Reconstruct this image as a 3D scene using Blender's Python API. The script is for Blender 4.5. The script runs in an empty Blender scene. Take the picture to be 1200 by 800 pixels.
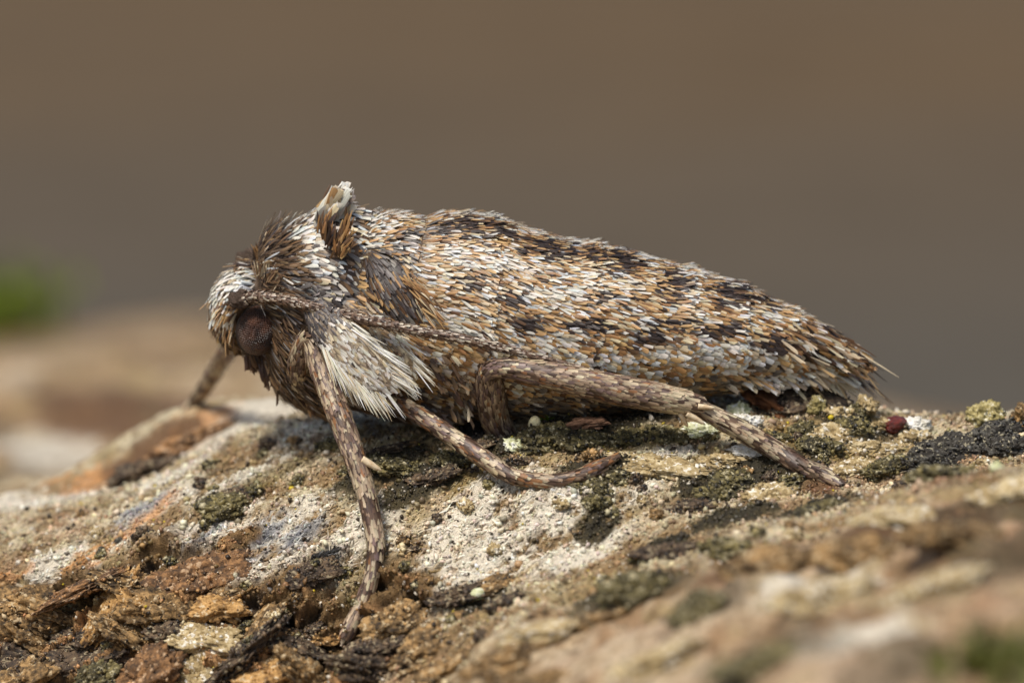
import bpy, math, random
import numpy as np
from mathutils import Vector, Euler

# 1 unit = 1 millimetre (a moth 12 mm long photographed at macro range)
scene = bpy.context.scene
scene.unit_settings.system = 'METRIC'
scene.unit_settings.scale_length = 0.001
col = scene.collection
random.seed(7)
rng = np.random.default_rng(7)

# ------------------------------------------------------------------ camera
PITCH = math.radians(10.0)
DIST = 66.0
WPX = 0.015                       # mm per photo pixel in the focus plane
fwd = np.array([0, math.cos(PITCH), -math.sin(PITCH)])
rgt = np.array([1.0, 0, 0])
upv = np.array([0, math.sin(PITCH), math.cos(PITCH)])
CAM = -fwd * DIST
cam_d = bpy.data.cameras.new('camera')
cam = bpy.data.objects.new('camera', cam_d)
col.objects.link(cam)
cam.location = CAM
cam.rotation_euler = (math.pi / 2 - PITCH, 0, 0)
cam_d.sensor_width = 36 * 10
cam_d.lens = 36 * 10 * DIST / (1200 * WPX)
cam_d.clip_start = 1.0
cam_d.clip_end = 60000
cam_d.dof.use_dof = True
cam_d.dof.focus_distance = DIST - 1.6
cam_d.dof.aperture_fstop = cam_d.lens * 1e-3 / 1.45   # aperture diameter in mm
scene.camera = cam

# ------------------------------------------------------------------ light
SUN_EL, SUN_AZ = math.radians(62), math.radians(-38)   # azimuth from -Y (camera side) towards +X
sdir = Vector((math.sin(SUN_AZ) * math.cos(SUN_EL), -math.cos(SUN_AZ) * math.cos(SUN_EL), math.sin(SUN_EL)))
world = bpy.data.worlds.new('World')
scene.world = world
world.use_nodes = True
wn = world.node_tree
sky = wn.nodes.new('ShaderNodeTexSky')
sky.sky_type = 'NISHITA'
sky.sun_disc = False
sky.sun_elevation = SUN_EL
sky.sun_rotation = math.atan2(sdir.x, sdir.y)
sky.air_density = 1.0
sky.dust_density = 3.0
bg = wn.nodes['Background']
bg.inputs['Strength'].default_value = 0.10
wn.links.new(sky.outputs[0], bg.inputs[0])
sun_d = bpy.data.lights.new('sun', 'SUN')
sun_d.energy = 3.3
sun_d.angle = math.radians(14)
sun_d.color = (1.0, 0.94, 0.86)
sun = bpy.data.objects.new('sun', sun_d)
col.objects.link(sun)
sun.rotation_euler = sdir.to_track_quat('Z', 'Y').to_euler()
scene.view_settings.view_transform = 'Standard'
scene.view_settings.look = 'None'
scene.view_settings.gamma = 1.0
scene.view_settings.exposure = 0.12
scene.cycles.use_denoising = True
try:
    scene.cycles.denoiser = 'OPENIMAGEDENOISE'
except Exception:
    pass
scene.cycles.max_bounces = 6


# ------------------------------------------------------------------ helpers
def P(px, py, Y):
    """point of the photo ray (px,py) at depth plane Y"""
    k = WPX / DIST
    d = fwd + (px - 600) * k * rgt - (py - 400) * k * upv
    t = (Y - CAM[1]) / d[1]
    return CAM + d * t


def proj(p):
    q = p - CAM
    z = q @ fwd
    return np.stack([600 + (q @ rgt) / z * DIST / WPX, 400 - (q @ upv) / z * DIST / WPX], -1)


def L(r, g, b):
    f = lambda c: ((c / 255 + 0.055) / 1.055) ** 2.4 if c > 10 else c / 255 / 12.92
    return np.array([f(r), f(g), f(b)])


def hash2(ix, iy, s):
    h = (ix.astype(np.int64) * 374761393 + iy.astype(np.int64) * 668265263 + s * 974711) & 0xffffffff
    h = ((h ^ (h >> 13)) * 1274126177) & 0xffffffff
    h = (h ^ (h >> 16)) & 0xffffffff
    return h / 4294967295.0


def vn(x, y, s=0):
    """smooth value noise -1..1"""
    ix, iy = np.floor(x), np.floor(y)
    fx, fy = x - ix, y - iy
    fx = fx * fx * fx * (fx * (fx * 6 - 15) + 10)
    fy = fy * fy * fy * (fy * (fy * 6 - 15) + 10)
    a = hash2(ix, iy, s); b = hash2(ix + 1, iy, s); c = hash2(ix, iy + 1, s); d = hash2(ix + 1, iy + 1, s)
    return ((a + (b - a) * fx) * (1 - fy) + (c + (d - c) * fx) * fy) * 2 - 1


def fbm(x, y, s=0, o=4, g=0.5):
    r, a, f, n = 0, 1.0, 1.0, 0
    ca, sa = math.cos(0.6), math.sin(0.6)
    for i in range(o):
        r = r + a * vn(x * f, y * f, s + i * 17)
        n += a; a *= g; f *= 2.03
        x, y = ca * x - sa * y + 3.1, sa * x + ca * y + 1.7
    return r / n


def vn3(p, s=0):
    return (vn(p[:, 0] + 0.37 * p[:, 2], p[:, 1] - 0.71 * p[:, 2], s) + vn(p[:, 1] + 7.7, p[:, 2] + 0.4 * p[:, 0], s + 5)
            + vn(p[:, 2] + 1.3, p[:, 0] - 3.3, s + 9)) / 1.7


def sstep(a, b, x):
    t = np.clip((x - a) / (b - a), 0, 1)
    return t * t * (3 - 2 * t)


def raw_mesh(name, V, F, color=None, smooth=False, uv=None):
    """V (n,3), F (m,k) one polygon size"""
    me = bpy.data.meshes.new(name)
    V = np.ascontiguousarray(V, dtype=np.float32); F = np.ascontiguousarray(F, dtype=np.int32)
    k = F.shape[1]
    me.vertices.add(len(V)); me.vertices.foreach_set('co', V.ravel())
    me.loops.add(F.size); me.loops.foreach_set('vertex_index', F.ravel())
    me.polygons.add(len(F))
    me.polygons.foreach_set('loop_start', np.arange(0, F.size, k, dtype=np.int32))
    if smooth:
        me.polygons.foreach_set('use_smooth', np.ones(len(F), dtype=bool))
    if color is not None:
        a = me.color_attributes.new('Col', 'FLOAT_COLOR', 'POINT')
        c = np.ones((len(V), 4), dtype=np.float32); c[:, :3] = color
        a.data.foreach_set('color', c.ravel())
    if uv is not None:
        u = me.uv_layers.new(name='UVMap')
        u.data.foreach_set('uv', np.ascontiguousarray(uv[F.ravel()], dtype=np.float32).ravel())
    me.update(calc_edges=True)
    me.validate()
    return me


def link(name, me, parent=None, mat=None, kind=None, label=None, cat=None, group=None):
    o = bpy.data.objects.new(name, me)
    col.objects.link(o)
    if parent is not None:
        o.parent = parent
    if mat is not None and not me.materials:
        me.materials.append(mat)
    for k_, v_ in (('kind', kind), ('label', label), ('category', cat), ('group', group)):
        if v_:
            o[k_] = v_
    return o


def new_mat(name):
    m = bpy.data.materials.new(name)
    m.use_nodes = True
    nt = m.node_tree
    return m, nt, nt.nodes['Principled BSDF']


def nd(nt, typ, **kw):
    n = nt.nodes.new(typ)
    for k_, v_ in kw.items():
        if k_.startswith('i_'):
            key = k_[2:]
            n.inputs[int(key) if key.isdigit() else key].default_value = v_
        else:
            setattr(n, k_, v_)
    return n


# ------------------------------------------------------------------ materials
def col_mat(name, rough=0.7, spec=0.3, vary=0.35, nscale=14.0, bump=0.5, bdist=0.02, grain=60.0, sparkle=False):
    """colour from the mesh's own Col attribute broken up by two noises, plus fine relief"""
    m, nt, b = new_mat(name)
    at = nd(nt, 'ShaderNodeAttribute', attribute_name='Col')
    co = nd(nt, 'ShaderNodeTexCoord')
    n1 = nd(nt, 'ShaderNodeTexNoise', i_Scale=nscale, i_Detail=8.0, i_Roughness=0.7)
    n2 = nd(nt, 'ShaderNodeTexNoise', i_Scale=grain, i_Detail=3.0, i_Roughness=0.6)
    for n in (n1, n2):
        nt.links.new(co.outputs['Object'], n.inputs['Vector'])
    mx = nd(nt, 'ShaderNodeMath', operation='MULTIPLY_ADD'); mx.inputs[1].default_value = 0.6
    nt.links.new(n1.outputs[0], mx.inputs[0])
    m2 = nd(nt, 'ShaderNodeMath', operation='MULTIPLY'); m2.inputs[1].default_value = 0.4
    nt.links.new(n2.outputs[0], m2.inputs[0]); nt.links.new(m2.outputs[0], mx.inputs[2])
    rmp = nd(nt, 'ShaderNodeMapRange'); rmp.inputs[1].default_value = 0.3; rmp.inputs[2].default_value = 0.7
    rmp.inputs[3].default_value = 1 - vary; rmp.inputs[4].default_value = 1 + vary
    nt.links.new(mx.outputs[0], rmp.inputs[0])
    vm = nd(nt, 'ShaderNodeVectorMath', operation='SCALE')
    nt.links.new(at.outputs['Color'], vm.inputs[0]); nt.links.new(rmp.outputs[0], vm.inputs['Scale'])
    nt.links.new(vm.outputs[0], b.inputs['Base Color'])
    b.inputs['Roughness'].default_value = rough
    b.inputs['Specular IOR Level'].default_value = spec
    bp = nd(nt, 'ShaderNodeBump', i_Strength=bump, i_Distance=bdist)
    nt.links.new(mx.outputs[0], bp.inputs['Height']); nt.links.new(bp.outputs[0], b.inputs['Normal'])
    return m


def tone_mat(name, c1, c2, c3=None, rough=0.75, spec=0.3, scale=6.0, bump=0.6, bdist=0.03, trans=0.0):
    """procedural two/three tone material in object space"""
    m, nt, b = new_mat(name)
    co = nd(nt, 'ShaderNodeTexCoord')
    n1 = nd(nt, 'ShaderNodeTexNoise', i_Scale=scale, i_Detail=9.0, i_Roughness=0.68)
    nt.links.new(co.outputs['Object'], n1.inputs['Vector'])
    r = nd(nt, 'ShaderNodeValToRGB')
    r.color_ramp.elements[0].position = 0.36; r.color_ramp.elements[0].color = (*c1, 1)
    r.color_ramp.elements[1].position = 0.62; r.color_ramp.elements[1].color = (*c2, 1)
    if c3 is not None:
        e = r.color_ramp.elements.new(0.72); e.color = (*c3, 1)
    nt.links.new(n1.outputs[0], r.inputs[0]); nt.links.new(r.outputs[0], b.inputs['Base Color'])
    b.inputs['Roughness'].default_value = rough
    b.inputs['Specular IOR Level'].default_value = spec
    n2 = nd(nt, 'ShaderNodeTexNoise', i_Scale=scale * 3.5, i_Detail=6.0, i_Roughness=0.7)
    nt.links.new(co.outputs['Object'], n2.inputs['Vector'])
    bp = nd(nt, 'ShaderNodeBump', i_Strength=bump, i_Distance=bdist)
    nt.links.new(n2.outputs[0], bp.inputs['Height']); nt.links.new(bp.outputs[0], b.inputs['Normal'])
    return m


M_BARK = col_mat('bark_surface', rough=0.68, spec=0.4, vary=0.5, nscale=8.0, bump=1.0, bdist=0.07, grain=32.0)
M_GRAIN = col_mat('lichen_grain', rough=0.5, spec=0.5, vary=0.25, nscale=20, bump=0.3, bdist=0.01)


def scale_mat():
    m, nt, b = new_mat('scale_lamella')
    at = nd(nt, 'ShaderNodeAttribute', attribute_name='Col')
    uv = nd(nt, 'ShaderNodeUVMap')
    mp = nd(nt, 'ShaderNodeMapping'); mp.inputs['Scale'].default_value = (11, 0.8, 1)
    nt.links.new(uv.outputs[0], mp.inputs[0])
    n = nd(nt, 'ShaderNodeTexNoise', i_Scale=1.0, i_Detail=2.0)
    nt.links.new(mp.outputs[0], n.inputs['Vector'])
    rmp = nd(nt, 'ShaderNodeMapRange'); rmp.inputs[1].default_value = 0.3; rmp.inputs[2].default_value = 0.7
    rmp.inputs[3].default_value = 0.68; rmp.inputs[4].default_value = 1.2
    nt.links.new(n.outputs[0], rmp.inputs[0])
    vm = nd(nt, 'ShaderNodeVectorMath', operation='SCALE')
    nt.links.new(at.outputs['Color'], vm.inputs[0]); nt.links.new(rmp.outputs[0], vm.inputs['Scale'])
    nt.links.new(vm.outputs[0], b.inputs['Base Color'])
    b.inputs['Roughness'].default_value = 0.42
    b.inputs['Specular IOR Level'].default_value = 0.55
    bp = nd(nt, 'ShaderNodeBump', i_Strength=0.5, i_Distance=0.006)
    nt.links.new(n.outputs[0], bp.inputs['Height']); nt.links.new(bp.outputs[0], b.inputs['Normal'])
    tr = nd(nt, 'ShaderNodeBsdfTranslucent')
    nt.links.new(vm.outputs[0], tr.inputs['Color'])
    ms = nd(nt, 'ShaderNodeMixShader', i_0=0.16)
    nt.links.new(b.outputs[0], ms.inputs[1]); nt.links.new(tr.outputs[0], ms.inputs[2])
    nt.links.new(ms.outputs[0], nt.nodes['Material Output'].inputs['Surface'])
    return m


M_SCALE = scale_mat()
M_SKIN = tone_mat('moth_cuticle', (0.05, 0.03, 0.018), (0.11, 0.07, 0.04), rough=0.55, scale=9, bump=0.5, bdist=0.02)

# ------------------------------------------------------------------ bark shape
CP = [  # photo pixel, depth plane
    (600, 500, -.6), (640, 505, -.9), (700, 503, -.9), (760, 503, -1.0), (815, 502, -1.1), (880, 490, -.8),
    (940, 482, -.3), (1000, 490, -.4), (1043, 510, -.6), (1100, 505, -.4), (1150, 503, -.6), (1195, 500, -.6),
    (640, 577, -2.65), (712, 551, -2.1), (780, 560, -2.3), (850, 562, -2.3), (920, 563, -2.45), (980, 573, -2.65),
    (1100, 552, -2.3), (1195, 535, -2.0),
    (540, 520, -1.0), (480, 512, -.5), (430, 506, .1), (380, 505, .5), (320, 505, 1.6), (350, 530, .2),
    (600, 620, -3.05), (600, 660, -3.5), (500, 600, -2.4), (500, 660, -3.0), (440, 650, -2.8), (408, 743, -3.3),
    (300, 600, -1.2), (300, 680, -2.5), (400, 570, -1.2), (200, 600, -.7), (200, 660, -1.9), (100, 640, -.7),
    (100, 690, -1.7), (0, 690, -1.4), (-100, 700, -1.3), (-150, 780, -2.6),
    (100, 740, -2.2), (100, 795, -2.9), (250, 720, -2.6), (250, 795, -3.5), (0, 760, -2.3), (0, 820, -2.9),
    (350, 785, -3.7), (450, 795, -4.6), (300, 860, -4.4), (100, 880, -4.2),
    (560, 700, -4.2), (560, 790, -7.3), (700, 640, -3.7), (700, 700, -6.3), (700, 790, -10.5), (850, 622, -4.4),
    (850, 690, -8.6), (850, 790, -14), (1000, 602, -5.4), (1000, 690, -11), (1000, 790, -16.5), (1150, 560, -5.2),
    (1150, 640, -10.5), (1150, 720, -15), (1195, 800, -19), (1300, 560, -6), (1300, 700, -14), (600, 880, -12),
    (900, 900, -20), (1250, 500, -.8),
    (100, 545, 6.5), (100, 450, 33), (50, 362, 92), (150, 362, 92), (0, 600, 2.2), (200, 540, 3.6), (0, 450, 32), (100, 400, 60),
    (223, 481, 4.8), (-100, 430, 40), (-100, 362, 92), (260, 440, 34), (50, 440, 120), (150, 440, 120), (300, 520, 70),
    (1100, 560, 5), (1100, 700, 12), (800, 540, 6), (600, 560, 9), (500, 520, 8), (800, 760, 16), (600, 700, 22),
    (700, 473, 1.2), (880, 470, 1.6), (1195, 560, 5), (500, 490, 1.5), (1300, 700, 12), (400, 480, 6),
]
CPW = np.array([P(*c) for c in CP])


def tps_fit(xy, z, lam=0.02):
    n = len(xy)
    d = np.linalg.norm(xy[:, None] - xy[None], axis=2)
    K = np.where(d > 0, d * d * np.log(d + 1e-9), 0) + lam * np.eye(n)
    Pm = np.c_[np.ones(n), xy]
    A = np.block([[K, Pm], [Pm.T, np.zeros((3, 3))]])
    return np.linalg.solve(A, np.r_[z, 0, 0, 0])


TPS = tps_fit(CPW[:, :2], CPW[:, 2])
FLOOR_Z = -60.0


def base_h(x, y):
    shp = np.shape(x)
    x = np.ravel(x); y = np.ravel(y)
    xc = np.clip(x, -12, 12); yc = np.clip(y, -20, 118)
    out = np.empty(len(x))
    for i in range(0, len(x), 60000):
        s = slice(i, i + 60000)
        d2 = (xc[s, None] - CPW[None, :, 0]) ** 2 + (yc[s, None] - CPW[None, :, 1]) ** 2
        out[s] = (0.5 * d2 * np.log(d2 + 1e-12)) @ TPS[:-3] + TPS[-3] + TPS[-2] * xc[s] + TPS[-1] * yc[s]
    ey = np.maximum(-20 - y, 0) + np.maximum(y - 118, 0)
    ex = np.maximum(np.abs(x) - 12, 0)
    out = out - 0.28 * ey ** 1.35 - 0.02 * ex ** 1.5
    return np.maximum(out, FLOOR_Z - 2).reshape(shp)


def axis(segs):
    a = []
    for s, e, st in segs:
        n = max(2, int(round(abs(e - s) / st)))
        a.append(np.linspace(s, e, n, endpoint=False))
    a.append(np.array([segs[-1][1]]))
    return np.concatenate(a)


GX = axis([(-90, -40, 4), (-40, -16, 1.0), (-16, -9.8, .12), (-9.8, 9.8, .033), (9.8, 16, .12), (16, 40, 1.0), (40, 90, 4)])
GY = axis([(-52, -30, 2), (-30, -20, .5), (-20, -7, .1), (-7, 2.6, .033), (2.6, 10, .09), (10, 40, .3), (40, 120, .9), (120, 190, 4)])
XX, YY = np.meshgrid(GX, GY)
Z0 = base_h(XX, YY)


def march(px, py, hf):
    Y = np.concatenate([np.arange(-22, 8, 0.02), np.arange(8, 120, .1)])
    k = WPX / DIST
    d = fwd + (px - 600) * k * rgt - (py - 400) * k * upv
    pts = CAM + d * ((Y - CAM[1]) / d[1])[:, None]
    h = hf(pts[:, 0], pts[:, 1])
    i = np.argmax(pts[:, 2] <= h)
    q = pts[i].copy(); q[2] = h[i]
    return q


def spot_field(spots, soft=1.0):
    """sum of gaussian patches lying on the bark; spots = (px,py,radius_x_mm,radius_y_mm[,angle])"""
    f = np.zeros_like(XX)
    for s in spots:
        c = march(s[0], s[1], base_h)
        a = math.radians(s[4]) if len(s) > 4 else 0.35
        dx, dy = XX - c[0], YY - c[1]
        u = dx * math.cos(a) + dy * math.sin(a); v = -dx * math.sin(a) + dy * math.cos(a)
        f = np.maximum(f, np.exp(-((u / s[2]) ** 2 + (v / s[3]) ** 2)))
    return f


dzy = np.gradient(Z0, GY, axis=0); dzx = np.gradient(Z0, GX, axis=1)
SS = np.cumsum(np.sqrt(1 + dzy ** 2) * np.gradient(GY)[:, None], 0)      # arc length down the slope, so relief does not stretch
SS = SS - SS[np.searchsorted(GY, 0.0)][None] 
NZ = 1 / np.sqrt(1 + dzx ** 2 + dzy ** 2)
n_lo = fbm(XX * 0.55, SS * 0.75, 3, 4)
n_md = fbm(XX * 1.7, SS * 2.1, 11, 5)
n_hi = fbm(XX * 5.5, SS * 6.5, 23, 5, 0.6)
n_vh = fbm(XX * 15, SS * 15, 37, 3, 0.6)
# grain of the wood, running up to the right as in the photo
ga = 0.5
gu, gv = XX * math.cos(ga) + SS * math.sin(ga), -XX * math.sin(ga) + SS * math.cos(ga)
n_fib = fbm(gu * 1.6, gv * 11, 51, 4, 0.6)
ridged = 1 - np.abs(fbm(XX * 1.1 + 0.3 * n_md, SS * 1.5, 61, 4, 0.55)) * 2

M_crag = spot_field([(30, 730, 1.3, .55), (110, 720, 1.5, .5), (200, 715, 1.3, .5), (250, 670, .9, .25), (100, 780, 2.2, .6), (260, 770, 1.6, .5),
                     (330, 770, 1.2, .5), (430, 745, .8, .55), (470, 725, .7, .4), (0, 790, 1.5, .6), (-60, 760, 1.5, .8), (180, 810, 2, .6), (400, 810, 1.2, .6)])
M_moss = spot_field([(700, 555, .75, .35), (890, 552, 1.1, .45), (660, 505, .9, .35), (730, 500, 1.0, .35), (600, 520, .7, .4), (830, 575, .6, .4),
                     (460, 540, 1.1, .5), (500, 560, .8, .4), (270, 590, .55, .45), (860, 610, .9, .5), (960, 600, .8, .5), (1000, 500, .8, .4),
                     (740, 690, 1.0, 1.1), (830, 715, .8, 1.0), (560, 700, .5, .4), (1150, 600, 1.6, .9), (920, 775, 1.0, 1.0), (1170, 650, 1.2, 1.2), (950, 640, 1.0, .6), (1080, 780, 1.2, 1.2), (780, 640, .6, .4), (960, 480, .5, .4), (700, 620, .4, .3)])
M_black = spot_field([(1130, 525, 1.2, .35, 12), (1070, 545, .7, .4), (1180, 510, .7, .35), (560, 505, .7, .5), (950, 460, .6, .3), (380, 670, .35, .2), (640, 520, .3, .2)])
M_orange = spot_field([(150, 620, 1.3, .35, 40), (105, 650, .9, .3, 40), (230, 508, .8, .8), (110, 565, .9, 1.2, 60), (5, 680, .5, .3), (390, 742, .35, .3), (300, 720, .5, .2)])
M_blue = spot_field([(300, 640, .8, .3, 40), (235, 635, .5, .16, 40), (355, 630, .5, .25, 30), (165, 600, .6, .3, 40), (180, 655, .4, .2)])
M_white = spot_field([(580, 650, 1.8, .7), (500, 690, .9, .5), (640, 610, 1.1, .5), (300, 560, 1.4, .5), (250, 610, 1.2, .5), (400, 490, 1.4, 1.2),
                      (300, 490, 1.6, 1.4), (780, 540, .9, .3), (680, 650, 1, .5), (420, 650, .8, .5), (40, 590, 2, 1.2), (350, 610, 1.1, .4), (720, 590, 1, .4), (560, 600, 1.3, .5), (60, 525, 1.8, 3), (10, 590, 1.4, 1.2), (190, 590, 1.2, .5), (130, 640, 1.0, .35, 40), (250, 645, .9, .4, 30), (330, 660, 1.0, .3), (200, 560, 1.3, .7), (60, 660, .9, .3, 30), (960, 690, 1.2, .9), (1010, 750, 1.2, 1), (440, 600, 1.0, .4), (660, 580, .8, .3)])
M_redb = spot_field([(165, 545, .8, .8), (200, 525, .6, .7), (110, 482, 1.6, 3.5), (190, 474, 1.0, 2.2), (960, 570, .4, .3), (820, 580, .25, .3), (900, 660, 1.2, .6), (1080, 620, 1.2, 1.0)])
M_olive = spot_field([(1000, 520, 1.2, .5), (940, 510, .8, .4), (850, 500, .7, .4), (760, 520, .8, .3), (420, 690, .5, .3), (350, 700, .6, .3), (540, 560, .6, .3), (1120, 480, 1.0, .5), (320, 560, .8, .3)])

near = sstep(-7, -5, YY) * (1 - sstep(4, 9, YY)) * 0.75 + 0.25
Z = 0.16 * n_lo + 0.085 * n_md + 0.04 * n_hi + 0.014 * n_vh + 0.03 * n_fib * (1 - M_moss)
Z += M_crag * (0.75 * (ridged - 0.5) + 0.28 * n_md + 0.16 * n_hi + .05 * n_vh)
M_pit = spot_field([(50, 748, .7, .22), (130, 748, .6, .2), (215, 728, .35, .2), (20, 785, .5, .2), (270, 752, .4, .2), (345, 765, .5, .2), (420, 765, .5, .2), (470, 745, .4, .2), (130, 700, .3, .12), (205, 690, .3, .1), (560, 700, .35, .25)])
Z -= .55 * M_pit * (.8 + .6 * n_md)
Z += M_moss * (0.10 + 0.08 * n_hi + 0.05 * n_vh)
Z += M_black * (-0.03 + 0.08 * n_hi + 0.04 * n_vh)
Z += 0.03 * np.clip(ridged, 0, 1) ** 3
# coarser relief on the out-of-focus ground in front and behind
Z += (1 - sstep(-6, -4, YY)) * 0.35 * fbm(XX * 0.8, SS * 0.8, 71, 3) * (np.abs(XX) < 30)
Z += sstep(4, 9, YY) * 0.5 * fbm(XX * 0.35, SS * 0.3, 77, 3) * (YY < 122)
# cracks
crk = np.abs(fbm(XX * 0.8 + 0.4 * n_md + 9, SS * 1.1 + 0.3 * n_hi, 91, 3))
crack = (1 - sstep(0.0, 0.035, crk)) * sstep(-0.1, 0.3, n_lo + 0.3 * M_crag)
Z -= 0.11 * crack
HN = Z                                   # relief along the surface normal
Z = Z0 + HN / np.maximum(NZ, .35)         # the same as a height, for things set down on it

# keep the moth's feet and belly on the surface: tiny flattening is not needed, legs find the surface below
lin = lambda t: np.array(t)
cream = L(204, 191, 158); tan = L(144, 119, 82); olive = L(128, 108, 58); dark = L(48, 40, 30); orange = L(190, 134, 74)
bluegrey = L(150, 154, 156); rust = L(104, 74, 46); black = L(34, 31, 26); pink = L(184, 146, 118); pale = L(214, 206, 184)
craggy = L(118, 92, 56)
C = np.empty(XX.shape + (3,))


def mixc(c, t):
    global C
    t = np.clip(t, 0, 1)[..., None]
    C = C * (1 - t) + c * t


C[:] = tan
mixc(cream, sstep(-0.3, 0.35, n_md + 0.5 * n_hi))
mixc(L(158, 126, 88), .65 * sstep(7, 16, YY))
mixc(L(176, 138, 104), .5 * (1 - sstep(-9, -5, YY)))
wide = fbm(XX * .45, SS * .3, 151, 4, .6)
mixc(L(96, 78, 50), .75 * sstep(.12, .4, wide) * np.clip(sstep(6, 12, YY) + 1 - sstep(-8, -5, YY), 0, 1))
mixc(L(206, 186, 156), .75 * sstep(.12, .4, -wide) * np.clip(sstep(6, 12, YY) + 1 - sstep(-8, -5, YY), 0, 1))
mixc(pink, 0.28 * sstep(0.1, 0.5, fbm(XX * 0.9, SS * 1.1, 101, 4)))
mixc(L(160, 140, 96), 0.7 * sstep(0.15, 0.5, fbm(XX * 1.3, SS * 1.5, 111, 4)))
mixc(pale, .9 * sstep(0.3, 0.75, M_white * (0.8 + 1.2 * n_hi + 0.7 * n_md + .6 * n_vh)))
mixc(L(136, 106, 68), 0.8 * sstep(0.15, 0.45, n_hi + 0.35 * n_md - 0.15 * M_white))
mixc(L(92, 72, 44), 0.75 * sstep(0.22, 0.5, fbm(XX * 3.1 + 5, SS * 3.6, 121, 5, 0.62)))
mixc(L(220, 210, 190), .75 * sstep(0.42, 0.8, M_white * (0.9 + .7 * n_md + .7 * n_fib + .5 * n_hi)))
mixc(orange, 0.8 * sstep(0.25, 0.75, M_orange * (0.85 + 0.7 * n_md + 1.1 * n_fib + .7 * n_hi)))
mixc(bluegrey, 0.7 * sstep(0.2, 0.65, M_blue * (0.9 + 1.1 * n_fib + .5 * n_hi)))
mixc(L(92, 94, 104), .7 * sstep(0.45, 0.8, M_blue * (0.6 + 1.2 * n_fib + .5 * n_md)))
mixc(rust, 0.9 * sstep(0.25, 0.5, M_redb * (0.9 + 0.7 * n_md)))
mixc(olive, 0.8 * sstep(0.25, 0.6, M_olive * (0.9 + 1.0 * n_hi)))
mixc(craggy, sstep(0.2, 0.45, M_crag * (1 + 0.5 * n_md)))
mixc(L(166, 126, 82), sstep(0.35, 0.6, M_crag * (0.6 + 1.3 * n_md)))
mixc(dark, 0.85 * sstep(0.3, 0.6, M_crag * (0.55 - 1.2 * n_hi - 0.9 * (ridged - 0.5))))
FG = .45 + .55 * sstep(-8, -5, YY)
mixc(L(74, 64, 38), FG * sstep(0.28, 0.5, M_moss * (0.95 + 0.9 * n_hi + 0.4 * n_md)))
mixc(L(48, 42, 26), FG * sstep(0.4, 0.7, M_moss * (0.8 + 1.2 * n_vh + 0.6 * n_hi)))
mixc(black, sstep(0.28, 0.5, M_black * (0.95 + 0.7 * n_hi)))
mixc(L(60, 44, 28), 0.7 * crack)
C *= (1 + 0.22 * n_vh + 0.12 * n_hi)[..., None]
# the log's flanks away from the picture: plain brown bark
mixc(craggy * (1 + 0.4 * n_lo[..., None]), sstep(13, 22, np.abs(XX)))
lum = (C @ np.array([.3, .6, .1]))[..., None]
C = np.clip(lum + (C - lum) * 1.0, 0.004, 0.85)


def surf(x, y):
    """height of the finished bark, bilinear"""
    x = np.asarray(x, float); y = np.asarray(y, float)
    i = np.clip(np.searchsorted(GX, x) - 1, 0, len(GX) - 2); j = np.clip(np.searchsorted(GY, y) - 1, 0, len(GY) - 2)
    fx = (x - GX[i]) / (GX[i + 1] - GX[i]); fy = (y - GY[j]) / (GY[j + 1] - GY[j])
    return (Z[j, i] * (1 - fx) + Z[j, i + 1] * fx) * (1 - fy) + (Z[j + 1, i] * (1 - fx) + Z[j + 1, i + 1] * fx) * fy


def surf_n(x, y, e=0.08):
    n = np.stack([-(surf(x + e, y) - surf(x - e, y)) / (2 * e), -(surf(x, y + e) - surf(x, y - e)) / (2 * e), np.ones_like(np.asarray(x, float))], -1)
    return n / np.linalg.norm(n, axis=-1, keepdims=True)


def surf_idx(x, y):
    return np.clip(np.searchsorted(GY, y), 0, len(GY) - 1), np.clip(np.searchsorted(GX, x), 0, len(GX) - 1)


def hit(px, py):
    return march(px, py, surf)


# exact sideways relief so the steep faces are craggy too
DX = XX - HN * dzx * NZ + 0.06 * M_crag * fbm(XX * 6, SS * 6, 131, 3); DY = YY - HN * dzy * NZ + .1 * M_crag * fbm(XX * 4, SS * 4, 141, 3)
DZ = Z0 + HN * NZ
ny, nx = XX.shape
idx = np.arange(ny * nx).reshape(ny, nx)
F = np.stack([idx[:-1, :-1], idx[:-1, 1:], idx[1:, 1:], idx[1:, :-1]], -1).reshape(-1, 4)
bark_me = raw_mesh('bark', np.stack([DX, DY, DZ], -1).reshape(-1, 3), F, C.reshape(-1, 3), smooth=True)
bark = link('bark_ground', bark_me, mat=M_BARK, kind='structure', label='lichen-crusted tree bark sloping under the moth')

# forest floor, far below and behind: what the blurred backdrop is
fl, nt, b = new_mat('leaf_litter_soil')
co = nd(nt, 'ShaderNodeTexCoord')
n1 = nd(nt, 'ShaderNodeTexNoise', i_Scale=0.0022, i_Detail=3.0)
n2 = nd(nt, 'ShaderNodeTexNoise', i_Scale=0.03, i_Detail=8.0, i_Roughness=0.7)
nt.links.new(co.outputs['Object'], n1.inputs['Vector']); nt.links.new(co.outputs['Object'], n2.inputs['Vector'])
sx = nd(nt, 'ShaderNodeSeparateXYZ'); nt.links.new(co.outputs['Object'], sx.inputs[0])
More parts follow.
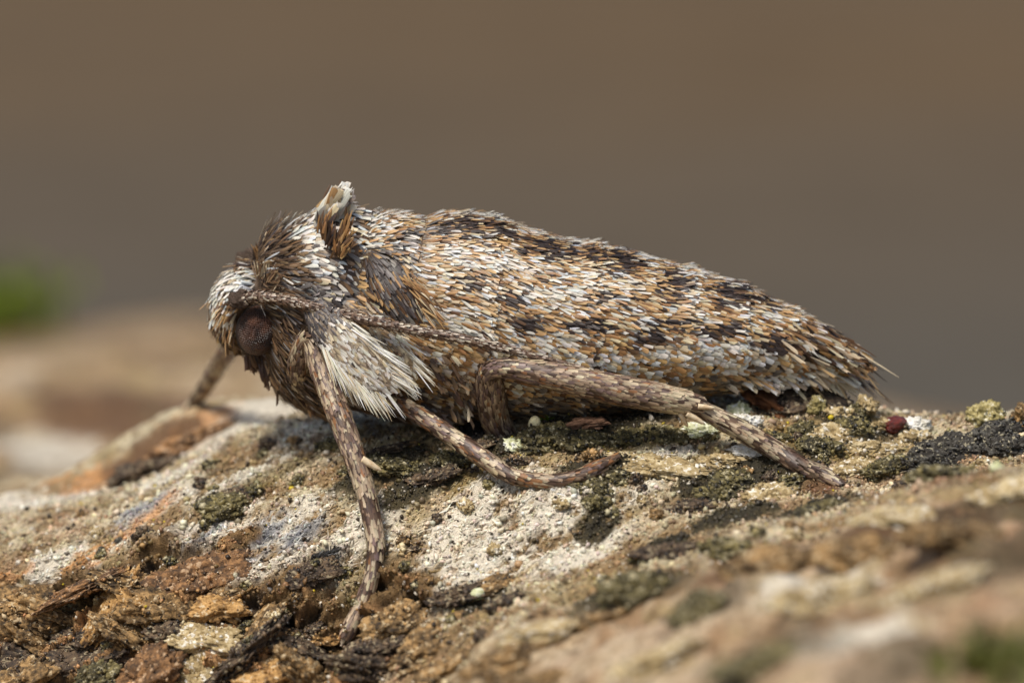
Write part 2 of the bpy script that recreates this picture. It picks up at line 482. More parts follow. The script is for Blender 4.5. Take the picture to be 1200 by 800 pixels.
# a trodden grey strip of soil beside the log gives way to brown leaf litter
dm = nd(nt, 'ShaderNodeMapRange'); dm.inputs[1].default_value = 260; dm.inputs[2].default_value = 620; dm.inputs[3].default_value = -.35; dm.inputs[4].default_value = .35
nt.links.new(sx.outputs['Y'], dm.inputs[0])
sm_ = nd(nt, 'ShaderNodeMath', operation='ADD'); nt.links.new(dm.outputs[0], sm_.inputs[0]); nt.links.new(n1.outputs[0], sm_.inputs[1])
r1 = nd(nt, 'ShaderNodeValToRGB')
r1.color_ramp.elements[0].position = 0.1; r1.color_ramp.elements[0].color = (0.078, 0.071, 0.058, 1)
r1.color_ramp.elements[1].position = 0.9; r1.color_ramp.elements[1].color = (0.102, 0.070, 0.039, 1)
nt.links.new(sm_.outputs[0], r1.inputs[0])
rm = nd(nt, 'ShaderNodeMapRange'); rm.inputs[3].default_value = 0.7; rm.inputs[4].default_value = 1.3
nt.links.new(n2.outputs[0], rm.inputs[0])
vm = nd(nt, 'ShaderNodeVectorMath', operation='SCALE')
nt.links.new(r1.outputs[0], vm.inputs[0]); nt.links.new(rm.outputs[0], vm.inputs['Scale'])
nt.links.new(vm.outputs[0], b.inputs['Base Color'])
b.inputs['Roughness'].default_value = 0.95; b.inputs['Specular IOR Level'].default_value = 0.1
g = np.concatenate([-np.geomspace(40000, 150, 40), np.linspace(-140, 140, 8), np.geomspace(150, 40000, 40)])
fx_, fy_ = np.meshgrid(g, g)
fz_ = FLOOR_Z + 5 * vn(fx_ / 90, fy_ / 90, 7) * (np.hypot(fx_, fy_) > 160) * np.exp(-np.hypot(fx_, fy_) / 4000)
id_ = np.arange(fx_.size).reshape(fx_.shape)
F = np.stack([id_[:-1, :-1], id_[:-1, 1:], id_[1:, 1:], id_[1:, :-1]], -1).reshape(-1, 4)
link('forest_floor', raw_mesh('forest_floor', np.stack([fx_, fy_, fz_], -1).reshape(-1, 3), F, smooth=True), mat=fl, kind='structure', label='brown leaf-litter soil far below the bark')


# ------------------------------------------------------------------ bark pieces, crumbs, grains
def ico(sub):
    import bmesh
    bm = bmesh.new(); bmesh.ops.create_icosphere(bm, subdivisions=sub, radius=1.0)
    V = np.array([v.co[:] for v in bm.verts]); F = np.array([[v.index for v in f.verts] for f in bm.faces]); bm.free()
    return V, F


IV3, IF3 = ico(5)
IV1, IF1 = ico(1)


def lump(name, seed, amp=0.35, freq=1.3, flat=1.0, ridge=0.0):
    V = IV3.copy()
    d = 1 + amp * vn3(V * freq + seed * 3.7, seed) + amp * 0.5 * vn3(V * freq * 2.3 + seed, seed + 3)
    if ridge:                                     # spongy, cracked crust
        d += ridge * (0.5 - np.abs(vn3(V * freq * 2.1 + seed * 1.3, seed + 21))) + ridge * .6 * (0.5 - np.abs(vn3(V * freq * 4.7 + seed, seed + 6)))
        d += ridge * .4 * (.5 - np.abs(vn3(V * freq * 9.5 + seed, seed + 8))) + ridge * .22 * vn3(V * freq * 21 + seed, seed + 9)
    else:
        d += amp * 0.22 * vn3(V * freq * 6.1 + seed, seed + 6) + amp * .12 * vn3(V * freq * 13 + seed, seed + 8)
    V = V * np.maximum(d, .3)[:, None]
    V[:, 2] *= flat
    return raw_mesh(name, V, IF3, smooth=True)


flake_meshes = [lump('bark_flake', 10 + i, 0.4, 1.5, 0.62, 0.42) for i in range(7)]
crumb_meshes = [lump('crumb', 40 + i, 0.4, 2.0, 0.85, 0.34) for i in range(5)]


def crust_mat(name, deep, mid, light, fleck, rough=.75):
    """crusty tones in millimetre space: broad patches, fine grains and scattered flecks"""
    m, nt, b = new_mat(name)
    ge = nd(nt, 'ShaderNodeNewGeometry')
    n1 = nd(nt, 'ShaderNodeTexNoise', i_Scale=2.6, i_Detail=10.0, i_Roughness=0.72)
    n2 = nd(nt, 'ShaderNodeTexNoise', i_Scale=13.0, i_Detail=5.0, i_Roughness=0.7)
    n3 = nd(nt, 'ShaderNodeTexNoise', i_Scale=9.0, i_Detail=4.0, i_Roughness=0.6)
    for n in (n1, n2, n3):
        nt.links.new(ge.outputs['Position'], n.inputs['Vector'])
    ad = nd(nt, 'ShaderNodeMath', operation='MULTIPLY_ADD'); ad.inputs[1].default_value = .55
    m2 = nd(nt, 'ShaderNodeMath', operation='MULTIPLY'); m2.inputs[1].default_value = .45
    nt.links.new(n1.outputs[0], ad.inputs[0]); nt.links.new(n2.outputs[0], m2.inputs[0]); nt.links.new(m2.outputs[0], ad.inputs[2])
    r = nd(nt, 'ShaderNodeValToRGB')
    r.color_ramp.elements[0].position = .41; r.color_ramp.elements[0].color = (*deep, 1)
    r.color_ramp.elements[1].position = .50; r.color_ramp.elements[1].color = (*mid, 1)
    e = r.color_ramp.elements.new(.585); e.color = (*light, 1)
    nt.links.new(ad.outputs[0], r.inputs[0])
    r3 = nd(nt, 'ShaderNodeMapRange'); r3.inputs[1].default_value = .57; r3.inputs[2].default_value = .63
    nt.links.new(n3.outputs[0], r3.inputs[0])
    mx = nd(nt, 'ShaderNodeMix', data_type='RGBA')
    nt.links.new(r3.outputs[0], mx.inputs[0]); nt.links.new(r.outputs[0], mx.inputs[6]); mx.inputs[7].default_value = (*fleck, 1)
    nt.links.new(mx.outputs[2], b.inputs['Base Color'])
    b.inputs['Roughness'].default_value = rough; b.inputs['Specular IOR Level'].default_value = .4
    bp = nd(nt, 'ShaderNodeBump', i_Strength=.9, i_Distance=.05)
    nt.links.new(ad.outputs[0], bp.inputs['Height']); nt.links.new(bp.outputs[0], b.inputs['Normal'])
    return m


FT = {  # deep, mid, light, fleck
    'brown': (L(44, 34, 22), L(110, 86, 52), L(174, 138, 88), L(190, 168, 130)),
    'orange': (L(68, 49, 28), L(152, 114, 64), L(204, 162, 102), L(206, 184, 146)),
    'dark': (L(28, 23, 19), L(70, 56, 42), L(112, 92, 68), L(150, 136, 108)),
    'olive': (L(36, 33, 22), L(82, 74, 44), L(126, 114, 70), L(176, 166, 132)),
    'cream': (L(106, 88, 54), L(170, 148, 104), L(208, 192, 152), L(228, 222, 206)),
    'rust': (L(48, 35, 22), L(106, 76, 46), L(160, 118, 74), L(180, 150, 116)),
    'black': (L(24, 21, 17), L(52, 47, 39), L(92, 90, 82), L(150, 142, 118)),
    'yellow': (L(104, 94, 54), L(160, 146, 92), L(204, 194, 148), L(222, 216, 190)),
    'white': (L(176, 168, 144), L(222, 218, 204), L(238, 236, 230), L(240, 240, 240)),
    'mint': (L(150, 152, 100), L(204, 206, 160), L(230, 230, 208), L(240, 240, 232)),
}
FM = {k_: crust_mat('crust_' + k_, *v_, rough=.5 if k_ in ('white', 'mint') else .75) for k_, v_ in FT.items()}
DUST = []                                        # (matrix, mesh vertices, tint) of pieces to be dusted with grains


def put(name, me, mat, p, sc, rot, parent=None, **kw):
    o = link(name, me, parent, **kw)
    if not me.materials:
        me.materials.append(None)
    o.material_slots[0].link = 'OBJECT'
    o.material_slots[0].material = mat
    o.location = p; o.scale = sc; o.rotation_euler = rot
    DUST.append((np.array(p), np.array(sc), np.array(Euler(rot).to_matrix()), me, mat))
    return o


FEET = []                                        # where the moth's lower legs stand: no plate may rise over them
for ln_ in ([(432, 590), (440, 637), (436, 672), (424, 708), (408, 742)], [(572, 540), (600, 557), (640, 570), (672, 567), (698, 555), (716, 543)],
            [(824, 480), (870, 505), (908, 527), (936, 545), (960, 563), (980, 570)]):
    for a_, b_ in zip(ln_[:-1], ln_[1:]):
        FEET += [(a_[0] + (b_[0] - a_[0]) * k_ / 5, a_[1] + (b_[1] - a_[1]) * k_ / 5) for k_ in range(6)]
FEET = np.array(FEET)


def piece(px, py, wpx, hpx, mat, rotz=None, sink=0.5, meshes=flake_meshes, name='bark_flake', parent=bark, roll=None, **kw):
    """a piece of bark pixels wide/high resting on the surface seen at that pixel"""
    if mat in ('olive', 'black') and meshes is flake_meshes:
        meshes = crumb_meshes
    p = hit(px, py + hpx * 0.35)
    k = WPX * (DIST + p[1]) / DIST * 0.5
    n = surf_n(p[0], p[1], 0.15)
    s = (wpx * k, (wpx * 0.4 + hpx * 0.6) * k, hpx * k / 0.75)
    p = p + n * s[2] * (0.62 - sink)
    if parent is bark and (np.hypot((FEET[:, 0] - px) / (wpx * .8 + 10), (FEET[:, 1] - py) / (hpx * .7 + 10)) < 1).any():
        s = (s[0] * .8, s[1] * .7, s[2] * .6); p = p - n * s[2] * .55
    q = Vector((0, 0, 1)).rotation_difference(Vector(n * 0.6 + np.array([0, 0, .4])))
    e = q.to_euler()
    rz = random.uniform(-.5, .5) if rotz is None else rotz
    if meshes is flake_meshes and parent is bark:      # plates lie along the grain of the wood
        s = (s[0] * 1.35, s[1], s[2]); p = p - n * s[2] * .1
        rz = random.uniform(.0, .5)
    e2 = (q @ Euler((random.uniform(-.25, .25), (random.uniform(-.2, .2) if roll is None else roll), rz)).to_quaternion()).to_euler()
    return put(name, random.choice(meshes), FM[mat] if isinstance(mat, str) else mat, p, s, e2, parent, **kw)


# craggy bark plates at the lower left (pieces of the bark)
for a in [(60, 712, 70, 34, 'brown'), (130, 712, 84, 36, 'orange'), (20, 735, 60, 40, 'brown'), (200, 700, 66, 30, 'brown'), (230, 672, 80, 18, 'rust'),
          (160, 682, 60, 18, 'brown'), (95, 690, 70, 16, 'rust'), (40, 700, 60, 20, 'brown'), (150, 740, 60, 26, 'brown'), (215, 735, 46, 26, 'dark'), (255, 705, 44, 26, 'orange'), (245, 740, 60, 26, 'cream'),
          (60, 775, 70, 30, 'dark'), (20, 790, 60, 34, 'brown'), (110, 790, 60, 30, 'olive'), (170, 785, 60, 34, 'rust'), (300, 735, 62, 26, 'brown'),
          (290, 765, 66, 30, 'dark'), (340, 750, 60, 30, 'dark'), (235, 785, 60, 34, 'cream'), (310, 792, 60, 30, 'orange'), (360, 780, 56, 34, 'brown'),
          (385, 742, 34, 22, 'orange'), (445, 745, 62, 44, 'dark'), (470, 722, 50, 34, 'brown'), (425, 775, 60, 34, 'dark'), (500, 745, 60, 26, 'brown'),
          (535, 690, 40, 22, 'dark'), (575, 684, 40, 16, 'brown'), (590, 702, 30, 18, 'dark'), (180, 715, 50, 22, 'orange'), (8, 765, 50, 26, 'dark'), (95, 750, 50, 22, 'dark'),
          (130, 765, 40, 18, 'dark'), (270, 690, 40, 14, 'brown'), (365, 668, 44, 12, 'dark'), (400, 665, 40, 10, 'olive'),
          (480, 640, 26, 8, 'dark'), (700, 585, 26, 14, 'olive'), (690, 560, 60, 18, 'olive'), (725, 552, 46, 20, 'olive'), (870, 552, 80, 26, 'olive'), (920, 556, 60, 22, 'olive'),
          (855, 535, 40, 16, 'cream'), (790, 545, 60, 16, 'cream'), (760, 528, 70, 16, 'cream'), (840, 575, 40, 20, 'olive'), (890, 580, 60, 22, 'cream'), (955, 590, 60, 24, 'olive'),
          (815, 590, 40, 20, 'dark'), (640, 510, 60, 20, 'olive'), (610, 530, 46, 24, 'dark'), (680, 512, 60, 18, 'olive'), (735, 508, 50, 16, 'olive'), (775, 508, 46, 16, 'olive'),
          (1120, 520, 90, 28, 'black'), (1160, 510, 60, 24, 'black'), (1085, 540, 60, 24, 'black'), (1180, 520, 50, 26, 'black'), (1105, 552, 60, 18, 'olive'),
          (950, 463, 60, 26, 'dark'), (925, 470, 40, 20, 'dark'), (1000, 497, 40, 16, 'olive'), (980, 505, 40, 18, 'cream'), (960, 520, 44, 18, 'olive'), (1020, 520, 50, 20, 'cream'),
          (1000, 545, 40, 18, 'cream'), (1040, 545, 50, 22, 'olive'), (905, 505, 44, 14, 'olive'), (940, 500, 34, 14, 'olive'), (985, 480, 24, 16, 'cream'), (1005, 480, 22, 18, 'olive'),
          (230, 508, 60, 24, 'rust'), (170, 545, 60, 34, 'dark'), (200, 525, 50, 22, 'rust'), (430, 540, 40, 14, 'olive'), (470, 545, 50, 16, 'olive'), (505, 555, 40, 16, 'dark'), (390, 520, 30, 12, 'olive'),
          (265, 590, 50, 20, 'olive'), (285, 575, 34, 14, 'dark'), (450, 525, 40, 12, 'dark'), (560, 520, 40, 14, 'dark'), (530, 535, 40, 14, 'olive'),
          (740, 682, 80, 34, 'olive'), (820, 708, 60, 34, 'olive'), (700, 720, 50, 24, 'brown'), (640, 735, 60, 24, 'cream'), (600, 760, 70, 30, 'brown'), (900, 650, 70, 26, 'brown'),
          (960, 690, 80, 30, 'cream'), (1050, 600, 80, 30, 'cream'), (1130, 620, 90, 34, 'brown'), (1100, 680, 90, 34, 'cream'), (900, 770, 110, 26, 'olive'), (520, 780, 60, 34, 'brown'),
          (1010, 640, 60, 26, 'brown'), (780, 640, 46, 18, 'dark'), (850, 640, 50, 18, 'olive'), (1180, 570, 60, 26, 'cream'), (760, 770, 90, 34, 'cream'), (640, 790, 80, 34, 'brown')]:
    piece(*a)

# small crumbs strewn over the sharp zone (each a piece of the bark crust)
for i in range(150):
    px, py = random.uniform(20, 1180), random.uniform(500, 790)
    q = hit(px, py)
    if not (-6 < q[1] < 1.5):
        continue
    j_, i_ = surf_idx(q[0], q[1])
    dk = C[j_, i_].mean()
    m_ = random.choice(['dark', 'olive', 'brown', 'olive'] if dk < 0.22 else ['cream', 'olive', 'brown', 'dark', 'cream'])
    w = random.uniform(9, 20)
    piece(px, py, w, w * random.uniform(.5, .8), m_, meshes=crumb_meshes, name='crust_crumb', rotz=random.uniform(0, 6))

def put_dust():
    ps, cs = [], []
    inv = {v_.name: k_ for k_, v_ in FM.items()}
    cache = {}
    for loc, sc, R, me, mat in DUST:
        if mat.name not in inv or not (-7 < loc[1] < 2.5):
            continue
        if me.name not in cache:
            a = np.empty(len(me.vertices) * 3, dtype=np.float32); me.vertices.foreach_get('co', a); cache[me.name] = a.reshape(-1, 3)
        n = int((40 + 500 * sc[0] * sc[1]) * (3.5 if inv[mat.name] in ('olive', 'black', 'dark') else 1.3))
        v = cache[me.name][rng.integers(0, len(cache[me.name]), n)]
        w = (v * sc) @ R.T + loc
        w = w[w[:, 2] > surf(w[:, 0], w[:, 1])]
        ft = np.array(FT[inv[mat.name]])
        ps.append(w); cs.append(ft[rng.choice(4, len(w), p=[.25, .4, .25, .1])])
    return np.concatenate(ps), np.concatenate(cs)


# fine grains: far too many to count, one joined part of the bark
N = 64000
AR = (np.gradient(GX)[None] * np.gradient(GY)[:, None]) / np.maximum(NZ, .15) * (np.abs(XX) < 9.6) * (YY > -6.5) * (YY < 3.0)
CUM = np.cumsum(AR.ravel()); 
def pick(n):
    k_ = np.searchsorted(CUM, rng.random(n) * CUM[-1]); return np.unravel_index(np.minimum(k_, AR.size - 1), AR.shape)
jj, ii = pick(N)
BN = np.stack([-dzx * NZ, -dzy * NZ, NZ], -1)
pxr = np.stack([DX[jj, ii], DY[jj, ii]], -1) + rng.uniform(-.016, .016, (N, 2)); gz = DZ[jj, ii]; gn = BN[jj, ii]
gc = C[jj, ii] * rng.uniform(0.55, 1.5, (N, 1)) * rng.uniform(0.92, 1.08, (N, 3))
spark = rng.random(N)
gc = np.where((spark < 0.05)[:, None], L(222, 212, 192) * rng.uniform(.7, 1, (N, 1)), gc)
gc = np.where(((spark > 0.05) & (spark < 0.054))[:, None], L(200, 176, 40), gc)
gc = np.where(((spark > 0.10) & (spark < 0.16))[:, None], L(58, 46, 30), gc)
gs = np.clip(rng.lognormal(math.log(0.019), 0.45, N), .008, .06)
dp, dc = put_dust()
dn = len(dp); dc = dc * rng.uniform(.7, 1.3, (dn, 1))
gpos = np.r_[np.c_[pxr, gz] + gn * gs[:, None] * .35, dp]; gc = np.r_[gc, dc]; gs = np.r_[gs, np.clip(rng.lognormal(math.log(0.022), .4, dn), .008, .05)]
N = len(gs)
A = rng.normal(size=(N, 3, 3)); Q, _ = np.linalg.qr(A)
shape = IV1[None] * (1 + 0.35 * rng.normal(size=(N, len(IV1), 1)).clip(-1.4, 1.4)) * rng.uniform(.6, 1.3, (N, 1, 3))
GV = np.einsum('nij,nkj->nki', Q, shape) * gs[:, None, None] + gpos[:, None]
nv = len(IV1)
GF = (IF1[None] + (np.arange(N) * nv)[:, None, None]).reshape(-1, 3)
link('crust_grains', raw_mesh('crust_grains', GV.reshape(-1, 3), GF, np.repeat(np.clip(gc, .005, .85), nv, 0)), bark, M_GRAIN, kind='stuff')

# short pale fibres of the weathered surface
N = 22000
jj, ii = pick(N)
fp = np.stack([DX[jj, ii], DY[jj, ii]], -1)
keep = (M_crag[jj, ii] < .3) & (M_moss[jj, ii] < .3) & (rng.random(N) < 1 - sstep(-3, 4, fp[:, 0]) * .8)
jj, ii = jj[keep], ii[keep]; N = len(jj)
fn = BN[jj, ii]
fb = np.stack([DX[jj, ii], DY[jj, ii], DZ[jj, ii]], -1)
ang = 0.5 + rng.normal(0, .45, N)
fd = np.stack([np.cos(ang), np.sin(ang), np.zeros(N)], -1)
fd -= fn * (fd * fn).sum(1, keepdims=True)
fd = fd / np.linalg.norm(fd, axis=1, keepdims=True) * np.where(rng.random((N, 1)) < .5, 1, -1)
fl_ = rng.uniform(.04, .17, (N, 1)); fw = rng.uniform(.006, .013, (N, 1)); sd = np.cross(fd, fn)
tip = fb + fd * fl_ + fn * fl_ * rng.uniform(.05, .5, (N, 1)); mid = fb + fd * fl_ * .5 + fn * fl_ * .22
FV = np.stack([fb - sd * fw, fb + sd * fw, mid + sd * fw, mid - sd * fw, tip + sd * fw * .3, tip - sd * fw * .3], 1).reshape(-1, 3)
o6 = np.arange(N)[:, None] * 6
FF = np.stack([o6 + [0, 1, 2, 3], o6 + [3, 2, 4, 5]], 1).reshape(-1, 4)
fc = np.clip(C[jj, ii] * rng.uniform(.6, 1.35, (N, 1)), .02, .75)
link('bark_fibres', raw_mesh('bark_fibres', FV, FF, np.repeat(fc, 6, 0)), bark, M_GRAIN, kind='stuff')


# ------------------------------------------------------------------ loose things lying on the bark
def thing(px, py, w, h, mat, name, label, cat, group=None, **kw):
    return piece(px, py, w, h, mat, name=name, parent=None, label=label, cat=cat, group=group, **kw)


smooth_lump = [lump('ball', 71, 0.05, 1.0)]
seed_me = lump('seed', 83, 0.2, 1.2, 0.8, 0.06)
M_SEED = tone_mat('seed_coat', L(60, 20, 14), L(122, 42, 28), L(150, 62, 44), scale=3, rough=0.38, spec=0.6, bump=0.6, bdist=0.08)
M_BALL = tone_mat('egg_shell', L(226, 214, 158), L(244, 236, 196), rough=0.45, scale=5, bump=0.5, bdist=0.06)
M_CHIP = tone_mat('bark_chip', L(96, 60, 38), L(172, 116, 74), L(206, 158, 116), scale=2.2, bump=0.9, bdist=0.12)
M_TWIG = tone_mat('twig_skin', L(96, 70, 50), L(170, 130, 104), L(206, 176, 150), scale=2.2, bump=0.8, bdist=0.1)
thing(1043, 498, 34, 18, M_SEED, 'red_seed', 'glossy dark red seed lying on the bark beyond the moth tail', 'seed', meshes=[seed_me], rotz=0.3, sink=.0, roll=-.35)
thing(1075, 496, 24, 20, 'white', 'white_pebble', 'rounded white grain standing beside the dark red seed', 'pebble', sink=.15)
thing(1072, 510, 30, 16, 'cream', 'lichen_crumb', 'small grey-cream crumb under the white grain by the red seed', 'lichen', meshes=crumb_meshes)
thing(1028, 494, 24, 16, 'cream', 'lichen_crumb', 'pinkish cream crumb touching the dark red seed', 'lichen', meshes=crumb_meshes)
thing(626, 501, 15, 15, M_BALL, 'insect_egg', 'tiny round cream ball lying under the moth belly', 'egg', meshes=smooth_lump, sink=-.35)
thing(634, 512, 16, 11, 'white', 'lichen_crumb', 'tiny translucent white crumb just below the round cream ball', 'lichen', meshes=crumb_meshes)
thing(895, 470, 66, 22, M_CHIP, 'bark_chip', 'long reddish brown bark chip beneath the moth abdomen', 'bark chip', rotz=-.15, roll=.28, sink=.0)
thing(688, 496, 42, 13, M_TWIG, 'bark_chip', 'flat pinkish brown chip tucked under the moth belly', 'bark chip', rotz=.1, roll=-.1, sink=.05)
thing(866, 478, 26, 18, 'mint', 'lichen_crumb', 'pale green and white lichen lump behind the moth hind leg', 'lichen', meshes=crumb_meshes)
thing(872, 492, 34, 16, 'white', 'lichen_crumb', 'pure white lichen lump touching the moth hind foot', 'lichen', meshes=crumb_meshes)
thing(877, 524, 40, 12, 'white', 'lichen_flake', 'flat white lichen flake below the moth hind foot', 'lichen', meshes=crumb_meshes)
thing(818, 501, 34, 14, 'mint', 'lichen_crumb', 'yellowish green lichen lump under the tip of the thick hind shin', 'lichen', meshes=crumb_meshes)
thing(832, 507, 16, 13, 'mint', 'lichen_crumb', 'tiny pale green bead of lichen below the hind shin tip', 'lichen', meshes=crumb_meshes)
thing(957, 478, 16, 19, 'yellow', 'lichen_crumb', 'upright tan crumb under the moth tail', 'lichen', meshes=crumb_meshes, sink=.1)
thing(1010, 475, 22, 24, 'cream', 'lichen_crumb', 'jagged cream crumb standing just below the tail hairs', 'lichen', sink=.1)
thing(1156, 487, 34, 26, 'yellow', 'lichen_tuft', 'yellow lichen tuft on top of the black crust', 'lichen', meshes=crumb_meshes, sink=.1)
thing(1197, 488, 24, 36, 'brown', 'bark_chip', 'dark brown upright crumb at the end of the black crust', 'bark chip', sink=.1)
thing(560, 694, 20, 11, 'mint', 'white_pebble', 'smooth pale grain lying in a dark hollow', 'pebble', meshes=smooth_lump, sink=.1)
thing(139, 632, 9, 5, 'black', 'dark_speck', 'tiny black rod on the orange-tinted crust', 'speck', meshes=crumb_meshes)
thing(605, 520, 26, 14, 'mint', 'lichen_flake', 'small green translucent flake in the shade of the belly', 'lichen', meshes=crumb_meshes)
thing(1168, 545, 14, 12, 'mint', 'lichen_crumb', 'little mint bead at the foot of the black crust', 'lichen', meshes=crumb_meshes)


# blades of moss: green tufts
def moss(px, py, r, n, leaf, colr, name, label):
    c = hit(px, py)
    m = tone_mat(name + '_leaf', colr * 0.6, colr * 1.15, scale=2, rough=0.5)
    root = bpy.data.objects.new(name, None); col.objects.link(root); root.location = c
    root['label'] = label; root['category'] = 'moss'; root['group'] = 'moss tufts on the bark'
    base = None
    V = []; 
    for i in range(9):
        t = i / 8
        w = 0.16 * math.sin(math.pi * min(1, t * .85 + .12)) * (1 - t * .3)
        V += [(-w, t * t * .25, t), (0, t * t * .25 - .04, t), (w, t * t * .25, t)]
    F_ = [[3 * i + a, 3 * i + a + 1, 3 * i + a + 4, 3 * i + a + 3] for i in range(8) for a in range(2)]
    me = raw_mesh('leaf', np.array(V), np.array(F_), smooth=True); me.materials.append(m)
    for i in range(n):
        o = link('leaf', me, root)
        x, y = random.gauss(0, r * .45), random.gauss(0, r * .45)
        o.location = (x, y, float(surf(c[0] + x, c[1] + y)) - c[2] - .02 + abs(random.gauss(0, r * .3)) * (r > 1))
        s = leaf * random.uniform(.7, 1.3)
        o.scale = (s * 1.4, s * 1.4, s)
        o.rotation_euler = (random.uniform(-.7, .7), random.uniform(-.7, .7), random.uniform(0, 6.28))
    return root


moss(-6, 395, 3.2, 210, 1.2, L(132, 150, 50), 'moss_tuft', 'bright green moss tuft far behind the moth head')
moss(1192, 790, 0.7, 36, 0.6, L(98, 100, 44), 'moss_tuft', 'dull green moss tuft low on the foreground bark')
moss(641, 493, 0.10, 14, 0.14, L(130, 150, 30), 'moss_tuft', 'tiny yellow-green sprout beside the round cream ball')

# three thin plant hairs over the crags
for k_, (x0, y0, x1, y1) in enumerate([(288, 765, 306, 738), (291, 768, 310, 744), (308, 770, 318, 756)]):
    a = hit(x0, y0); b_ = P(x1, y1, a[1] - .15)
    t = np.linspace(0, 1, 7)[:, None]
    c = a + (b_ - a) * t + np.array([0, 0, .03]) * np.sin(t * 3.1)
    w = .008
    V = np.concatenate([c + [w, 0, 0], c + [-w * .5, w, 0], c + [-w * .5, -w, 0]], 1).reshape(-1, 3)
    F_ = np.array([[3 * i + s, 3 * i + (s + 1) % 3, 3 * i + 3 + (s + 1) % 3, 3 * i + 3 + s] for i in range(6) for s in range(3)])
    link('plant_hair', raw_mesh('plant_hair', V, F_, smooth=True), mat=FM['cream'], label=['longest thin pale plant hair rising from the craggy bark', 'thin pale plant hair close beside the longest one on the crags', 'short thin plant hair apart from the other two on the crags'][k_], cat='hair', group='plant hairs on the crags')

# ------------------------------------------------------------------ the moth
moth = bpy.data.objects.new('moth', None)
col.objects.link(moth)
mp_ = hit(640, 505)
moth['label'] = 'wingless brown and white scaly moth resting on the bark'
moth['category'] = 'moth'


def catmull(pts, n):
    pts = np.asarray(pts, float)
    e = np.vstack([2 * pts[0] - pts[1], pts, 2 * pts[-1] - pts[-2]])
    seg = np.linalg.norm(np.diff(pts[:, :3], axis=0), axis=1); cum = np.r_[0, np.cumsum(seg)] / seg.sum()
    t = np.linspace(0, 1, n); i = np.clip(np.searchsorted(cum, t, side='right') - 1, 0, len(pts) - 2)
    f = ((t - cum[i]) / (cum[i + 1] - cum[i]))[:, None]
    p0, p1, p2, p3 = e[i], e[i + 1], e[i + 2], e[i + 3]
    return 0.5 * (2 * p1 + (p2 - p0) * f + (2 * p0 - 5 * p1 + 4 * p2 - p3) * f ** 2 + (3 * p1 - p0 - 3 * p2 + p3) * f ** 3)


class Tube:
    """swept tube: rows of (x,y,z, r_height, r_depth)"""
    def __init__(s, rows, n=160):
        r = catmull(rows, n)
        s.c = r[:, :3]; s.ra = np.maximum(r[:, 3], .004); s.rb = np.maximum(r[:, 4], .004)
        T = np.gradient(s.c, axis=0); s.T = T / np.linalg.norm(T, axis=1, keepdims=True)
        side = np.array([0, -1.0, 0])[None] - s.T * (s.T @ np.array([0, -1.0, 0]))[:, None]
        bad = np.linalg.norm(side, axis=1) < .25
        side[bad] = np.array([1.0, 0, 0])
        s.B = side / np.linalg.norm(side, axis=1, keepdims=True)      # towards the camera
        s.A = np.cross(s.T, s.B); s.A *= np.where((s.A[:, 2:3] < 0) & (np.abs(s.A[:, 2:3]) > 1e-6), -1, 1)
        s.len = np.r_[0, np.cumsum(np.linalg.norm(np.diff(s.c, axis=0), axis=1))]
        s.n = n

    def at(s, u, v):
        """u in arc length, v angle (0 = up, pi/2 = towards the camera)"""
        f = lambda a: np.stack([np.interp(u, s.len, a[:, k]) for k in range(3)], -1)
        c, A, B, T = f(s.c), f(s.A), f(s.B), f(s.T)
        ra, rb = np.interp(u, s.len, s.ra)[:, None], np.interp(u, s.len, s.rb)[:, None]
        cv, sv = np.cos(v)[:, None], np.sin(v)[:, None]
        p = c + A * ra * cv + B * rb * sv
        nrm = A * cv / ra + B * sv / rb
        nrm /= np.linalg.norm(nrm, axis=1, keepdims=True)
        # surface tangent along the tube, including taper
        e = 1e-2
        u2 = np.minimum(u + e, s.len[-1]); u1 = np.maximum(u - e, 0)
        ra_ = (np.interp(u2, s.len, s.ra) - np.interp(u1, s.len, s.ra)) / (u2 - u1)
        rb_ = (np.interp(u2, s.len, s.rb) - np.interp(u1, s.len, s.rb)) / (u2 - u1)
        t = T + A * (cv * np.clip(ra_, -1.5, 1.5)[:, None]) + B * (sv * np.clip(rb_, -1.5, 1.5)[:, None])
        t /= np.linalg.norm(t, axis=1, keepdims=True)
        nrm = nrm - t * (nrm * t).sum(1, keepdims=True); nrm /= np.linalg.norm(nrm, axis=1, keepdims=True)
        return p, t, nrm

    def inside(s, p, shrink=0.9):
        """mask of points inside this tube"""
        out = np.zeros(len(p), bool)
        st = max(1, s.n // 60)
        for i in range(0, s.n, st):
            d = p - s.c[i]
            ax = np.abs(d @ s.T[i])
            q = ((d @ s.A[i]) / s.ra[i]) ** 2 + ((d @ s.B[i]) / s.rb[i]) ** 2
            out |= (q < shrink ** 2) & (ax < (s.len[-1] / s.n * st) * 0.8)
        return out

    def mesh(s, nv=28):
        v = np.linspace(0, 2 * math.pi, nv, endpoint=False)
        V = (s.c[:, None] + s.A[:, None] * (s.ra[:, None] * np.cos(v))[..., None] + s.B[:, None] * (s.rb[:, None] * np.sin(v))[..., None]).reshape(-1, 3)
        i = np.arange(s.n - 1)[:, None] * nv; j = np.arange(nv)[None]; j2 = (j + 1) % nv
        F_ = np.stack([i + j, i + j2, i + nv + j2, i + nv + j], -1).reshape(-1, 4)
        k = len(V); V = np.vstack([V, s.c[0], s.c[-1]])
        tri = [[k, (a + 1) % nv, a] for a in range(nv)] + [[k + 1, (s.n - 1) * nv + a, (s.n - 1) * nv + (a + 1) % nv] for a in range(nv)]
        return V, F_, np.array(tri)


def trow(px, top, bot, Y, depth):
    """tube row from a photo column's top and bottom outline"""
    c = P(px, (top + bot) / 2, Y)
    return [*c, (bot - top) / 2 * WPX, depth]


